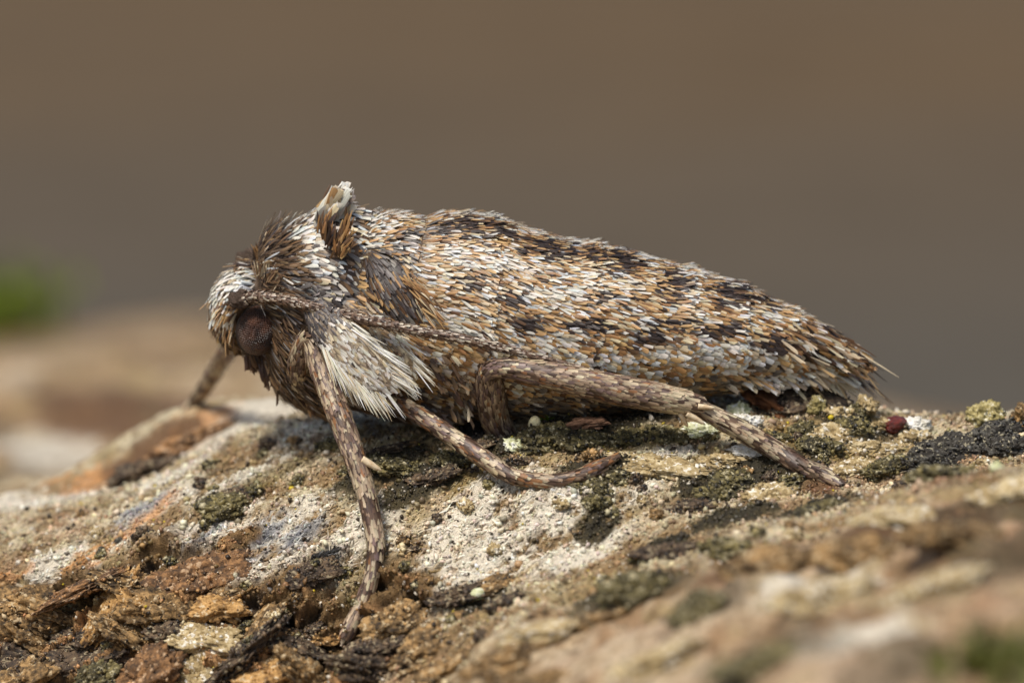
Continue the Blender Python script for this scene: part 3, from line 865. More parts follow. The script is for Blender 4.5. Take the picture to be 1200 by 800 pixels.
def lrow(px, py, Y, rpx, flat=1.0):
    return [*P(px, py, Y), rpx * WPX, rpx * WPX * flat]


T_abd = Tube([trow(404, 300, 400, 0, .3), trow(410, 262, 430, 0, .95), trow(440, 247, 455, 0, 1.25), trow(480, 253, 478, 0, 1.38), trow(540, 249, 490, 0, 1.5), trow(600, 267, 492, 0, 1.55),
              trow(660, 281, 489, 0, 1.52), trow(720, 291, 484, 0, 1.46), trow(780, 308, 474, 0, 1.32), trow(840, 325, 461, 0, 1.12),
              trow(900, 352, 451, 0, .86), trow(945, 374, 446, 0, .62), trow(980, 394, 444, 0, .4), trow(1000, 408, 440, 0, .22), trow(1010, 418, 434, 0, .05)], 260)
T_tho = Tube([lrow(300, 350, 0, 18), trow(306, 298, 410, 0, .62), trow(322, 268, 438, 0, .95), trow(345, 251, 462, 0, 1.15), trow(372, 241, 480, 0, 1.22), trow(392, 240, 488, 0, 1.2), trow(408, 262, 490, 0, 1.12), trow(425, 330, 492, 0, 1.0), trow(470, 420, 494, 0, .85), trow(530, 450, 498, 0, .7), trow(560, 470, 498, 0, .3)], 140)
T_head = Tube([lrow(330, 342, 0, 28, .95), lrow(310, 340, 0, 33, 1.2), lrow(288, 345, 0, 34, 1.35), lrow(273, 361, 0, 28, 1.5), lrow(271, 384, 0, 21, 1.6), lrow(277, 400, 0, 13, 1.3), lrow(281, 409, 0, 4)], 90)
# lobes on the shoulder: front collar tuft and the slate-coloured wing base
T_lobe = Tube([lrow(432, 298, -.9, 8, .5), lrow(444, 312, -1.08, 18, .45), lrow(462, 340, -1.26, 24, .42), lrow(482, 370, -1.34, 17, .42), lrow(495, 388, -1.33, 3, .42)], 70)

core_tubes = [T_abd, T_tho, T_head, T_lobe]


def ground_leg(rows, foot_from):
    """rows of (px,py,Y,rpx); from foot_from on, the leg rests on the bark"""
    out = []
    for k_, (px, py, Y, r) in enumerate(rows):
        if k_ >= foot_from:
            q = march(px, py, surf)
            lift = max(r * WPX * .75, .02)
            out.append([q[0], q[1] - .0, max(q[2], float(surf(q[0], q[1]))) + lift, r * WPX, r * WPX])
        else:
            out.append(lrow(px, py, Y, r))
    return out


h_f = hit(408, 742); h_m = hit(640, 574); h_h = hit(978, 568)
fY = h_f[1]
LEGS = {}
LEGS['fore'] = [lrow(352, 452, -.5, 14), lrow(350, 425, -1.05, 13), lrow(362, 397, -1.35, 11), lrow(374, 425, -1.5, 13), lrow(396, 482, -1.5 + (fY + 1.5) * .25, 13.5), lrow(419, 545, -1.5 + (fY + 1.5) * .48, 12),
                lrow(432, 590, -1.5 + (fY + 1.5) * .63, 10.5), lrow(440, 637, -1.5 + (fY + 1.5) * .78, 10), lrow(436, 672, -1.5 + (fY + 1.5) * .86, 8.5), lrow(424, 708, -1.5 + (fY + 1.5) * .94, 9), lrow(410, 736, fY - .05, 8.5), lrow(404, 747, fY - .08, 5)]
mY = h_m[1]
LEGS['mid'] = [lrow(440, 455, -.5, 14), lrow(462, 468, -1.2, 9), lrow(500, 492, -1.2 + (mY + 1.2) * .3, 9.5), lrow(545, 522, -1.2 + (mY + 1.2) * .6, 10), lrow(572, 540, -1.2 + (mY + 1.2) * .78, 9.5), lrow(600, 557, -1.2 + (mY + 1.2) * .93, 8.5)]
LEGS['mid'] += ground_leg([(640, 570, 0, 8), (672, 567, 0, 8), (698, 555, 0, 8), (716, 543, 0, 5)], 0)
hY = h_h[1]
LEGS['hind'] = [lrow(592, 512, -.75, 16), lrow(580, 490, -1.0, 16.5), lrow(574, 455, -1.45, 15.5), lrow(574, 436, -1.75, 12), lrow(592, 432, -1.95, 11), lrow(640, 439, -2.02, 14.5), lrow(710, 454, -2.02, 16.5), lrow(770, 465, -1.95, 16),
                lrow(812, 474, -1.9, 13), lrow(824, 480, -1.9, 10), lrow(870, 505, -1.95, 11.5), lrow(908, 527, -2.05, 11), lrow(936, 545, -2.05 + (hY + 2.05) * .6, 10.5)]
LEGS['hind'] += ground_leg([(960, 563, 0, 10), (980, 570, 0, 6.5)], 0)
# far foreleg, seen blurred in front of the head
h_ff = hit(222, 478)
ffY = h_ff[1]
LEGS['far_fore'] = [lrow(330, 440, .5, 14), lrow(300, 418, 1.2, 11), lrow(282, 395, 1.6, 11), lrow(262, 418, 1.6 + (ffY - 1.6) * .4, 11), lrow(244, 448, 1.6 + (ffY - 1.6) * .75, 9.5), lrow(231, 466, ffY - .1, 8), lrow(222, 476, ffY, 6), lrow(214, 482, ffY + .1, 3)]


def mirrored(rows, shift):
    out = []
    for r in rows:
        q = [r[0] + shift, -r[1], r[2], r[3], r[4]]
        out.append(q)
    z = float(surf(out[-1][0], out[-1][1]))
    n = len(out)
    dz = z + out[-1][3] * .6 - out[-1][2]
    for k_ in range(n):
        out[k_][2] += dz * (k_ / (n - 1)) ** 1.5
    for k_ in range(n):
        out[k_][2] = max(out[k_][2], float(surf(out[k_][0], out[k_][1])) + out[k_][3] * .6) if k_ > 2 else out[k_][2]
    return out


LEGS['far_mid'] = mirrored(LEGS['mid'], -.2)
LEGS['far_hind'] = mirrored(LEGS['hind'], .15)
LT = {k_: Tube(v_, 150) for k_, v_ in LEGS.items()}

# ---- one continuous body: head, thorax, abdomen and the six legs fused
Vs, Qs, Ts, off = [], [], [], 0
for t in core_tubes + list(LT.values()):
    V, F4, F3 = t.mesh()
    Vs.append(V); Qs.append(F4 + off); Ts.append(F3 + off); off += len(V)
tmp = bpy.data.meshes.new('tmp')
tmp.from_pydata(np.vstack(Vs).tolist(), [], [list(map(int, f)) for q in Qs for f in q] + [list(map(int, f)) for q in Ts for f in q])
import bmesh
bm = bmesh.new(); bm.from_mesh(tmp); bmesh.ops.recalc_face_normals(bm, faces=bm.faces); bm.to_mesh(tmp); bm.free()
to = bpy.data.objects.new('tmp', tmp); col.objects.link(to)
md = to.modifiers.new('r', 'REMESH'); md.mode = 'VOXEL'; md.voxel_size = 0.05
sm = to.modifiers.new('s', 'SMOOTH'); sm.factor = .5; sm.iterations = 3
dg = bpy.context.evaluated_depsgraph_get()
body_me = bpy.data.meshes.new_from_object(to.evaluated_get(dg)); body_me.name = 'body'
bpy.data.objects.remove(to)
body_me.polygons.foreach_set('use_smooth', np.ones(len(body_me.polygons), dtype=bool))
body_me.materials.clear()
body = link('body', body_me, moth, M_SKIN)

# ---- scales
ROW_S = np.array([0, .33, .7, 1.0]); ROW_W = np.array([.35, .85, 1.0, .86]); COL_W = np.array([-.5, 0, .5])


def lamellae(p, t, n, length, width, tilt, color, curl=0.18, camber=0.12, hair=False, tipw=None, seed=1):
    """arrays of scale meshes: returns V (N,16,3), F per scale, colours, uv"""
    r = np.random.default_rng(seed)
    N = len(p)
    s = np.cross(n, t); s /= np.linalg.norm(s, axis=1, keepdims=True)
    length = np.broadcast_to(length, (N,)); width = np.broadcast_to(width, (N,)); tilt = np.broadcast_to(tilt, (N,))
    rw = ROW_W if not hair else np.array([.8, 1.0, .75, .2])
    S = np.broadcast_to(ROW_S[None, :, None], (N, 4, 3)).copy()
    if not hair:
        S[:, 3, :] += r.uniform(-.2, .1, (N, 3))
    W = rw[None, :, None] * COL_W[None, None, :] * np.ones((N, 1, 1))
    a = S * length[:, None, None]; b_ = W * width[:, None, None]
    ct, st = np.cos(tilt)[:, None, None], np.sin(tilt)[:, None, None]
    h = a * st - curl * r.uniform(.3, 1.6, (N, 1, 1)) * (S ** 2) * length[:, None, None] + camber * width[:, None, None] * (1 - 4 * W ** 2 / np.maximum(rw[None, :, None] ** 2, .01))
    V = p[:, None, None] + t[:, None, None] * (a * ct)[..., None] + s[:, None, None] * b_[..., None] + n[:, None, None] * h[..., None]
    uv = np.stack([W + r.uniform(0, 50, (N, 1, 1)), S + r.uniform(0, 50, (N, 1, 1))], -1)
    cc = np.broadcast_to(color[:, None, None], (N, 4, 3, 3)).copy()
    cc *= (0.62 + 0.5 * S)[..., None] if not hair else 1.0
    return V.reshape(N, 12, 3), np.clip(cc, .004, .88).reshape(N, 12, 3), uv.reshape(N, 12, 2)


SF = np.array([[3 * i + j, 3 * i + j + 1, 3 * i + j + 4, 3 * i + j + 3] for i in range(3) for j in range(2)])


def scale_obj(name, lam, parent, kind='stuff', mat=None):
    V, c, uv = lam
    N = len(V)
    F_ = (SF[None] + (np.arange(N) * 12)[:, None, None]).reshape(-1, 4)
    return link(name, raw_mesh(name, V.reshape(-1, 3), F_, c.reshape(-1, 3), True, uv.reshape(-1, 2)), parent, mat or M_SCALE, kind=kind)


def cat(*ls):
    return tuple(np.concatenate([l[k_] for l in ls]) for k_ in range(3))


def sample(t, du, dv, jitter=.5, u0=0, u1=None, seed=3):
    r = np.random.default_rng(seed)
    u1 = t.len[-1] if u1 is None else u1
    us, vs = [], []
    u = u0; row = 0
    while u < u1:
        ra, rb = np.interp(u, t.len, t.ra), np.interp(u, t.len, t.rb)
        n = max(4, int(math.pi * (ra + rb) / dv))
        v = (np.arange(n) + .5 * (row % 2) + r.uniform(-jitter, jitter, n) * .8) / n * 2 * math.pi
        us.append(u + r.uniform(-jitter, jitter, n) * du); vs.append(v)
        u += du; row += 1
    us = np.clip(np.concatenate(us), 0, t.len[-1]); return us, np.concatenate(vs)


WHITE = L(234, 228, 214); CREAM = L(216, 198, 164); TAN = L(200, 162, 110); OCHRE = L(166, 124, 78); BROWN = L(104, 76, 50); DARK = L(58, 45, 38)
HAIRB = L(142, 116, 84); SLATE = L(92, 84, 80); GREY = L(140, 132, 124); UMBER = L(78, 54, 38); BLUISH = L(218, 222, 222)


def choose(N, pal, w, seed):
    r = np.random.default_rng(seed)
    w = np.asarray(w, float)
    if w.ndim == 1:
        w = np.broadcast_to(w, (N, len(w)))
    cs = np.cumsum(np.maximum(w, 0), 1); x = r.random(N) * cs[:, -1]
    k_ = (x[:, None] > cs).sum(1)
    return np.array(pal)[k_] * r.uniform(.82, 1.15, (N, 1)) * r.uniform(.96, 1.04, (N, 3))


def near_pts(spots, p, n):
    """3-D centre on the moth's near side for each photo pixel of a marking"""
    q = proj(p); ok = (p[:, 1] < 0) & (n @ fwd < 0.25)
    out = []
    for s in spots:
        d = np.hypot(q[:, 0] - s[0], q[:, 1] - s[1]) + np.where(ok, 0, 1e6)
        out.append(p[np.argmin(d)])
    return np.array(out)


def marks(spots, p, n):
    pm = p.copy(); pm[:, 1] = -np.abs(pm[:, 1])
    cen = near_pts(spots, p, n)
    f = np.zeros(len(p))
    for s, c in zip(spots, cen):
        d = pm - c
        sx, sz = s[2] * WPX, s[3] * WPX
        f = np.maximum(f, np.exp(-((d[:, 0] / sx) ** 2 + ((d[:, 2]) / sz) ** 2 + (d[:, 1] / (sz * 1.6)) ** 2)))
    return f


# abdomen
u, v = sample(T_abd, .066, .031, .6)
p, t, n = T_abd.at(u, v)
keep = ~T_tho.inside(p, .97) & ~T_lobe.inside(p, .8)
keep &= p[:, 2] > surf(p[:, 0], p[:, 1]) - .03
u, v, p, t, n = u[keep], v[keep], p[keep], t[keep], n[keep]
N = len(p)
pix = proj(p)
cl = vn3(p * np.array([4.0, 5, 5]), 201) + .5 * vn3(p * 9, 211)      # clusters of like scales
dk = marks([(563, 264, 36, 13), (520, 268, 22, 9), (640, 290, 36, 16), (720, 302, 30, 18), (690, 300, 16, 12), (782, 332, 20, 18), (856, 342, 20, 20), (890, 348, 12, 8), (905, 398, 26, 10), (935, 410, 18, 10), (752, 396, 20, 9), (835, 386, 26, 7), (590, 350, 12, 9), (545, 330, 18, 7), (680, 380, 24, 6), (610, 380, 14, 7), (965, 385, 16, 9), (975, 410, 16, 9), (700, 345, 22, 5), (780, 375, 20, 5), (955, 400, 10, 10), (545, 395, 18, 6)], p, n)
wh = marks([(530, 245, 22, 6), (570, 252, 16, 5), (615, 270, 24, 6), (680, 280, 26, 9), (745, 296, 24, 7), (810, 314, 26, 6), (850, 330, 12, 7), (800, 335, 7, 22), (868, 362, 8, 16), (560, 300, 40, 10), (540, 330, 30, 8), (690, 330, 30, 10), (640, 345, 30, 9), (820, 412, 44, 14), (880, 420, 44, 12), (770, 410, 30, 8), (640, 400, 40, 12), (560, 385, 30, 10), (525, 370, 24, 10), (930, 345, 16, 7), (900, 368, 18, 6), (424, 268, 18, 26), (450, 252, 30, 9), (930, 425, 30, 7), (700, 420, 30, 8), (970, 425, 20, 8), (600, 310, 30, 8)], p, n)
low = sstep(430, 470, pix[:, 1]) * (np.abs(v - math.pi) < 2.2)
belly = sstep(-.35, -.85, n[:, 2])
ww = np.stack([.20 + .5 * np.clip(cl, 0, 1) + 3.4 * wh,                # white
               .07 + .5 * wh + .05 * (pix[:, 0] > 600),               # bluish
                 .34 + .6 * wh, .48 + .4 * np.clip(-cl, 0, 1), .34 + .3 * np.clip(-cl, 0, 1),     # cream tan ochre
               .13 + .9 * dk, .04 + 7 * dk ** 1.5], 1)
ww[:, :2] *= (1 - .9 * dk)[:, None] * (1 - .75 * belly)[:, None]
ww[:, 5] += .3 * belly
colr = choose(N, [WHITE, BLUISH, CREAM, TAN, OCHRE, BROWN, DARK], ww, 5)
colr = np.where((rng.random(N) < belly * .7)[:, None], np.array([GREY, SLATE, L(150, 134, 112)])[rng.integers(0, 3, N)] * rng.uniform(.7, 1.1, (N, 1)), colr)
gl = marks([(458, 300, 22, 22), (478, 275, 26, 8)], p, n)
colr = np.where((rng.random(N) < gl * .7)[:, None], GREY * rng.uniform(.6, 1.1, (N, 1)), colr)
# segment borders: scales lift where one ring overlaps the next
seg_x = np.array([575, 690, 805, 868, 930])
lift = np.zeros(N)
for sx in seg_x:
    xx = pix[:, 0] + (pix[:, 1] - 350) * .05
    lift = np.maximum(lift, np.exp(-((xx - sx + 9) / 9) ** 2))
flat_ = sstep(380, 430, pix[:, 1])           # broad square scales low on the flank
length = (.20 + .10 * rng.random(N)) * (1 + .12 * lift) * (1 - .15 * flat_)
width = (.033 + .02 * rng.random(N)) * (1 + 1.1 * flat_)
tail = sstep(930, 990, pix[:, 0])
length = length * (1 + .35 * tail); width = width * (1 - .2 * tail)
# fan the scale direction: they comb slightly downwards on the flank
tt = t + np.cross(n, t) * (rng.normal(0, .16, N))[:, None] + np.array([0, 0, -.22])[None] * (np.abs(n[:, 1:2]))
tt -= n * (tt * n).sum(1, keepdims=True); tt /= np.linalg.norm(tt, axis=1, keepdims=True)
tilt = np.abs(.16 + .12 * rng.normal(size=N)) + .3 * lift
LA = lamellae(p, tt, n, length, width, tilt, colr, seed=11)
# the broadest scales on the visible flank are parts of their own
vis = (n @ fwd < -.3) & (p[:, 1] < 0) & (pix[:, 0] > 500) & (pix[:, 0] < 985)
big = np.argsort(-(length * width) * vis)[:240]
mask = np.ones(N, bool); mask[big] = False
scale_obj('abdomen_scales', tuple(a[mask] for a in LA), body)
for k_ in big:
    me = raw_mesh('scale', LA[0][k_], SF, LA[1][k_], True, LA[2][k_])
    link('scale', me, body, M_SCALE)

# thorax: hair-like brown scales in front, grey-white plates behind
u, v = sample(T_tho, .07, .045, .55, seed=5)
p, t, n = T_tho.at(u, v)
pix = proj(p)
keep = ~T_abd.inside(p, .96) & ~T_head.inside(p, .9) & ~T_lobe.inside(p, .9) & (p[:, 2] > surf(p[:, 0], p[:, 1]) - .03)
u, v, p, t, n, pix = u[keep], v[keep], p[keep], t[keep], n[keep], pix[keep]
N = len(p)
cl = vn3(p * 5, 301)
fr = 1 - sstep(318, 360, pix[:, 0] + (pix[:, 1] - 290) * -.25)
wt = marks([(378, 262, 30, 26), (352, 278, 26, 30), (345, 250, 28, 12), (390, 250, 14, 20), (362, 300, 24, 20), (378, 318, 18, 14)], p, n)
bd = marks([(330, 370, 24, 30), (345, 400, 26, 30), (335, 430, 24, 24), (380, 300, 8, 26), (395, 300, 10, 40)], p, n)
sl = marks([(345, 340, 16, 10), (382, 346, 24, 12), (405, 348, 18, 12)], p, n)
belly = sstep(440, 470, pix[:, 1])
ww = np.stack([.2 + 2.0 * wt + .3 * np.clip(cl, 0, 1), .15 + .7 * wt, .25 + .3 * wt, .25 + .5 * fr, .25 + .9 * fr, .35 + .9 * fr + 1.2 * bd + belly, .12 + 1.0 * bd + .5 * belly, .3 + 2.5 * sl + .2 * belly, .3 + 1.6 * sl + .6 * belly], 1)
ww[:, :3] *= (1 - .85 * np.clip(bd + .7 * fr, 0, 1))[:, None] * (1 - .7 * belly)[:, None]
colr = choose(N, [WHITE, BLUISH, CREAM, HAIRB, L(124, 96, 64), L(98, 76, 54), DARK, SLATE, GREY], ww, 6)
length = (.22 + .1 * rng.random(N)) * (1 + .45 * fr); width = (.055 + .03 * rng.random(N)) * (1 - .5 * fr)
flow = t + np.cross(n, t) * rng.normal(0, .25, N)[:, None] + np.array([0, 0, -.35])
flow -= n * (flow * n).sum(1, keepdims=True); flow /= np.linalg.norm(flow, axis=1, keepdims=True)
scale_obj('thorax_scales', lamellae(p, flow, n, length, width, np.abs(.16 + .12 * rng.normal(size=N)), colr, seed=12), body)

# slate lobe
u, v = sample(T_lobe, .06, .04, .55, seed=6)
p, t, n = T_lobe.at(u, v); keep = n[:, 1] < .3; p, t, n = p[keep], t[keep], n[keep]; N = len(p)
colr = choose(N, [SLATE, L(66, 57, 52), GREY, BROWN, TAN], [.5, .3, .25, .22, .15], 8)
scale_obj('shoulder_scales', lamellae(p, t, n, .2 + .1 * rng.random(N), .035 + .02 * rng.random(N), np.abs(.12 + .08 * rng.normal(size=N)), colr, seed=13), body)

# head
u, v = sample(T_head, .055, .04, .6, seed=7)
p, t, n = T_head.at(u, v); pix = proj(p)
EYE_C = P(302, 387, -.66)
keep = ~T_tho.inside(p, .97) & (np.linalg.norm((p - EYE_C) / np.array([.44, .6, .52]), axis=1) > 1) & (np.linalg.norm((p * np.array([1, -1, 1]) - EYE_C) / np.array([.44, .6, .52]), axis=1) > 1)
u, v, p, t, n, pix = u[keep], v[keep], p[keep], t[keep], n[keep], pix[keep]; N = len(p)
wt = marks([(275, 325, 26, 14), (255, 335, 16, 16), (300, 325, 16, 12), (252, 360, 9, 10), (268, 372, 9, 5)], p, n)
ww = np.stack([.12 + 3.2 * wt, .05 + .8 * wt, .14 + .7 * wt, .4 + 0 * wt, .5 + 0 * wt, .55 + 0 * wt, .28 + 0 * wt], 1)
ww[:, 3:] *= (1 - .8 * wt)[:, None]
colr = choose(N, [WHITE, BLUISH, CREAM, TAN, L(134, 104, 68), BROWN, DARK], ww, 9)
flow = t + np.cross(n, t) * rng.normal(0, .3, N)[:, None]
flow /= np.linalg.norm(flow, axis=1, keepdims=True)
scale_obj('head_scales', lamellae(p, flow, n, .2 + .12 * rng.random(N), .034 + .02 * rng.random(N), np.abs(.3 + .2 * rng.normal(size=N)), colr, curl=.3, seed=14), body)


# tufts of longer scales and hairs: (px,py,Y) base area, direction in the picture, etc.
def tuft(name, parent, N, base, spread, ang, aspread, length, width, pal, w, hair=True, out=.25, seed=1, curl=.1, kind='stuff', single=False):
    r = np.random.default_rng(seed)
    b0 = np.array([P(*q) for q in base]); k_ = r.random(N) * (len(b0) - 1); i = np.clip(k_.astype(int), 0, max(len(b0) - 2, 0)); f = (k_ - i)[:, None]
    p = b0[i] * (1 - f) + b0[np.minimum(i + 1, len(b0) - 1)] * f if len(b0) > 1 else np.repeat(b0, N, 0)
    p = p + r.normal(0, 1, (N, 3)) * np.array([spread, spread * .6, spread])
    ang = np.asarray(ang, float)
    if ang.ndim == 0:
        a = np.full(N, float(ang))
    else:
        a = np.interp(k_, np.arange(len(ang)), ang)
    a = np.radians(a + r.normal(0, aspread, N))
    d = np.stack([np.cos(a), -out + r.normal(0, .15, N), np.sin(a)], -1); d /= np.linalg.norm(d, axis=1, keepdims=True)
    n = np.stack([r.normal(0, .35, N), -np.ones(N), .4 + r.normal(0, .35, N)], -1); n -= d * (n * d).sum(1, keepdims=True); n /= np.linalg.norm(n, axis=1, keepdims=True)
    lam = lamellae(p, d, n, length * r.uniform(.65, 1.2, N), width * r.uniform(.7, 1.3, N), r.normal(0, .06, N), choose(N, pal, w, seed + 50), curl=curl, hair=hair, seed=seed + 9)
    if single:
        for q in range(N):
            link(name, raw_mesh(name, lam[0][q], SF, lam[1][q], True, lam[2][q]), parent, M_SCALE)
    else:
        scale_obj(name, lam, parent, kind)


# angles: 0 = right, 90 = up, 180 = left, -90 = down
tuft('collar_tuft', body, 110, [(372, 258, -.6), (384, 256, -.6), (398, 256, -.5)], .06, [46, 60, 82], 9, .5, .15, [WHITE, CREAM, L(226, 216, 190), GREY, TAN], [.5, .3, .15, .1, .08], hair=False, out=.1, seed=21)
tuft('collar_tuft', body, 26, [(372, 246, 0.1), (392, 232, 0.1)], .06, [40, 62], 10, .34, .05, [BROWN, OCHRE, DARK, TAN], [.4, .3, .2, .2], out=0, seed=22)
tuft('collar_tuft', body, 60, [(378, 262, -.95), (385, 285, -1.05), (398, 300, -1.1)], .05, [80, 75, 65], 14, .3, .05, [BROWN, DARK, UMBER, OCHRE], [.4, .3, .2, .2], out=.1, seed=23)
tuft('collar_tuft', body, 60, [(400, 300, -1.15), (402, 280, -1.05), (406, 262, -.85)], .05, [55, 62, 70], 14, .3, .05, [BROWN, UMBER, OCHRE, TAN], [.3, .2, .35, .2], out=.2, seed=24)
tuft('neck_tuft', body, 90, [(303, 322, -.6), (312, 328, -.8), (330, 338, -1.02)], .06, [88, 72, 56], 12, .28, .028, [BROWN, L(130, 102, 70), HAIRB, CREAM, DARK], [.35, .3, .25, .25, .12], out=.15, seed=25)
tuft('neck_tuft', body, 24, [(302, 308, -.3), (305, 300, 0), (302, 306, .3)], .04, [112, 100, 110], 10, .26, .028, [BROWN, OCHRE, DARK], [.4, .3, .2], out=.05, seed=26)
tuft('cheek_tuft', body, 170, [(344, 358, -1.1), (344, 385, -1.12), (344, 412, -1.0), (334, 430, -.75)], .08, [-35, -50, -62, -75], 22, .28, .034, [BROWN, UMBER, L(128, 98, 66), HAIRB, GREY], [.35, .25, .2, .15, .2], out=.3, seed=27)
tuft('beard', body, 130, [(312, 420, -.45), (330, 430, -.5), (345, 445, -.6), (362, 460, -.55)], .09, [-78, -66, -55, -45], 14, .42, .05, [BROWN, UMBER, GREY, TAN], [.35, .3, .2, .2], hair=False, out=.1, seed=28)
tuft('face_hairs', body, 44, [(262, 350, -.5), (264, 368, -.6), (270, 388, -.55)], .05, [-118, -112, -100], 10, .34, .024, [OCHRE, TAN, BROWN, CREAM], [.4, .3, .25, .1], out=.25, seed=29)
tuft('palp', body, 60, [(290, 408, -.35), (298, 414, -.35)], .05, [-75, -82], 10, .3, .05, [BROWN, UMBER, DARK], [.4, .4, .2], hair=False, out=.05, seed=30)
tuft('cheek_tuft', body, 80, [(350, 345, -1.12), (372, 350, -1.2), (398, 352, -1.2)], .08, [5, -8, -20], 18, .26, .09, [GREY, SLATE, L(170, 166, 156), CREAM], [.4, .35, .2, .08], hair=False, out=.3, seed=31)
tuft('side_hairs', body, 260, [(480, 400, -1.22), (520, 420, -1.3), (550, 440, -1.25), (540, 470, -1.0)], .14, [-40, -48, -55, -60], 14, .26, .07, [HAIRB, BROWN, CREAM, L(134, 106, 72), UMBER], [.3, .3, .2, .2, .2], hair=False, out=.3, seed=32)
tuft('side_hairs', body, 120, [(474, 322, -1.42), (492, 345, -1.5), (505, 372, -1.5)], .07, [-40, -48, -50], 10, .34, .03, [TAN, OCHRE, CREAM, BROWN], [.35, .35, .25, .2], out=.12, seed=38)
tuft('side_hairs', body, 160, [(420, 350, -1.25), (440, 370, -1.35), (462, 388, -1.35)], .08, [-45, -45, -40], 14, .28, .06, [TAN, BROWN, CREAM, GREY], [.25, .3, .2, .2], hair=False, out=.25, seed=33)
# tail brush
tuft('tail_hair', body, 34, [(965, 392, -.2), (985, 405, -.2), (990, 420, -.15)], .09, [-36, -40, -42], 6, .95, .03, [BROWN, DARK, OCHRE, CREAM, TAN], [.3, .2, .25, .25, .2], out=.02, seed=34, single=True)
tuft('tail_hair', body, 46, [(940, 430, -.4), (965, 438, -.3), (985, 436, -.15)], .08, [-40, -42, -34], 10, .6, .045, [CREAM, WHITE, TAN], [.5, .3, .2], out=.02, seed=35, single=True)
tuft('tail_scales', body, 240, [(925, 395, -.75), (960, 405, -.6), (985, 420, -.35), (990, 430, -.2)], .13, -30, 9, .36, .05, [BROWN, TAN, WHITE, DARK, OCHRE, CREAM], [.25, .2, .2, .2, .2, .2], hair=False, out=.05, seed=36)
tuft('tail_scales', body, 150, [(860, 440, -.75), (900, 440, -.62), (940, 438, -.45), (970, 440, -.3)], .08, -28, 10, .3, .06, [CREAM, WHITE, TAN, GREY], [.4, .3, .2, .15], hair=False, out=.1, seed=37)

# legs
leg_names = {'fore': 'foreleg_scales', 'mid': 'middle_leg_scales', 'hind': 'hind_leg_scales', 'far_fore': 'foreleg_scales', 'far_mid': 'middle_leg_scales', 'far_hind': 'hind_leg_scales'}
MAUVE = L(134, 112, 104)
for q, (key, T) in enumerate(LT.items()):
    u, v = sample(T, .075, .05, .5, seed=60 + q)
    p, t, n = T.at(u, v); pix = proj(p)
    keep = ~T_tho.inside(p, .95) & ~T_abd.inside(p, .95) & ~T_head.inside(p, .95)
    u, v, p, t, n, pix = u[keep], v[keep], p[keep], t[keep], n[keep], pix[keep]; N = len(p)
    f = u / T.len[-1]
    cl = vn3(p * 4.5, 401 + q)
    ww = np.stack([.24 + .4 * np.clip(cl, 0, 1), .40 + .3 * np.clip(cl, 0, 1), .34 + 0 * f, .34 + 0 * f, .2 + .4 * np.clip(-cl, 0, 1), .1 + .5 * np.clip(-cl, 0, 1), .1 + 0 * f], 1)
    kind = key.replace('far_', '')
    bands = {'fore': [.60, .72, .83], 'mid': [.40, .58, .74], 'hind': [.60, .69, .76, .83]}[kind]
    for bnd in bands:
        z_ = np.exp(-((f - bnd) / .020) ** 2); ww[:, 0] += 9 * z_; ww[:, 1] += 4 * z_
        z_ = np.exp(-((f - bnd - .05) / .025) ** 2) * (f > bands[0]); ww[:, 4] += 3.5 * z_; ww[:, 5] += 2.5 * z_
    if kind == 'hind':
        up = np.exp(-((f - .22) / .03) ** 2); ww[:, 3] += up
    if kind == 'mid':
        ww[:, 6] += .6; ww[:, 4] += .3
    colr = choose(N, [CREAM, L(190, 166, 136), L(160, 134, 110), MAUVE, L(112, 88, 70), L(86, 66, 54), L(164, 116, 76)], ww, 70 + q)
    ln = (.15 + .07 * rng.random(N)); wd = .042 + .025 * rng.random(N)
    rr = np.interp(u, T.len, T.ra)
    wd = np.minimum(wd, rr * .75)
    scale_obj(leg_names[key], lamellae(p, t, n, ln, wd, np.abs(.03 + .05 * rng.normal(size=N)) + .03, colr, curl=.06, seed=80 + q), body)


# spurs on the shins
def spur(a, b_, r0):
    a, b_ = P(*a), P(*b_)
    T = Tube([[*a, r0, r0], [*(a * .6 + b_ * .4), r0 * .9, r0 * .9], [*(a * .2 + b_ * .8), r0 * .6, r0 * .6], [*b_, .008, .008]], 14)
    V, F4, F3 = T.mesh(8)
    o = link('spur', bpy.data.meshes.new('spur'), body)
    o.data.from_pydata(V.tolist(), [], F4.tolist() + F3.tolist())
    o.data.polygons.foreach_set('use_smooth', np.ones(len(o.data.polygons), dtype=bool))
    o.data.materials.append(M_SPUR)


M_SPUR = tone_mat('pale_spur', L(190, 160, 120), L(232, 216, 184), scale=8, rough=0.5, bump=.4, bdist=.01)
def yat(T, px, py):
    q = proj(T.c); return float(T.c[np.argmin(np.hypot(q[:, 0] - px, q[:, 1] - py)), 1])


spur((424, 538, yat(LT['fore'], 420, 540) - .12), (447, 551, yat(LT['fore'], 420, 540) - .15), .07)
spur((805, 484, -2.05), (826, 497, -2.05), .06)
spur((797, 484, -2.0), (806, 500, -1.95), .05)
spur((818, 476, -2.1), (838, 478, -2.1), .05)
spur((884, 508, -2.05), (905, 520, -2.1), .05)
spur((562, 528, yat(LT['mid'], 560, 530) - .12), (580, 538, yat(LT['mid'], 560, 530) - .14), .05)
spur((476, 470, -1.45), (494, 479, -1.5), .06)

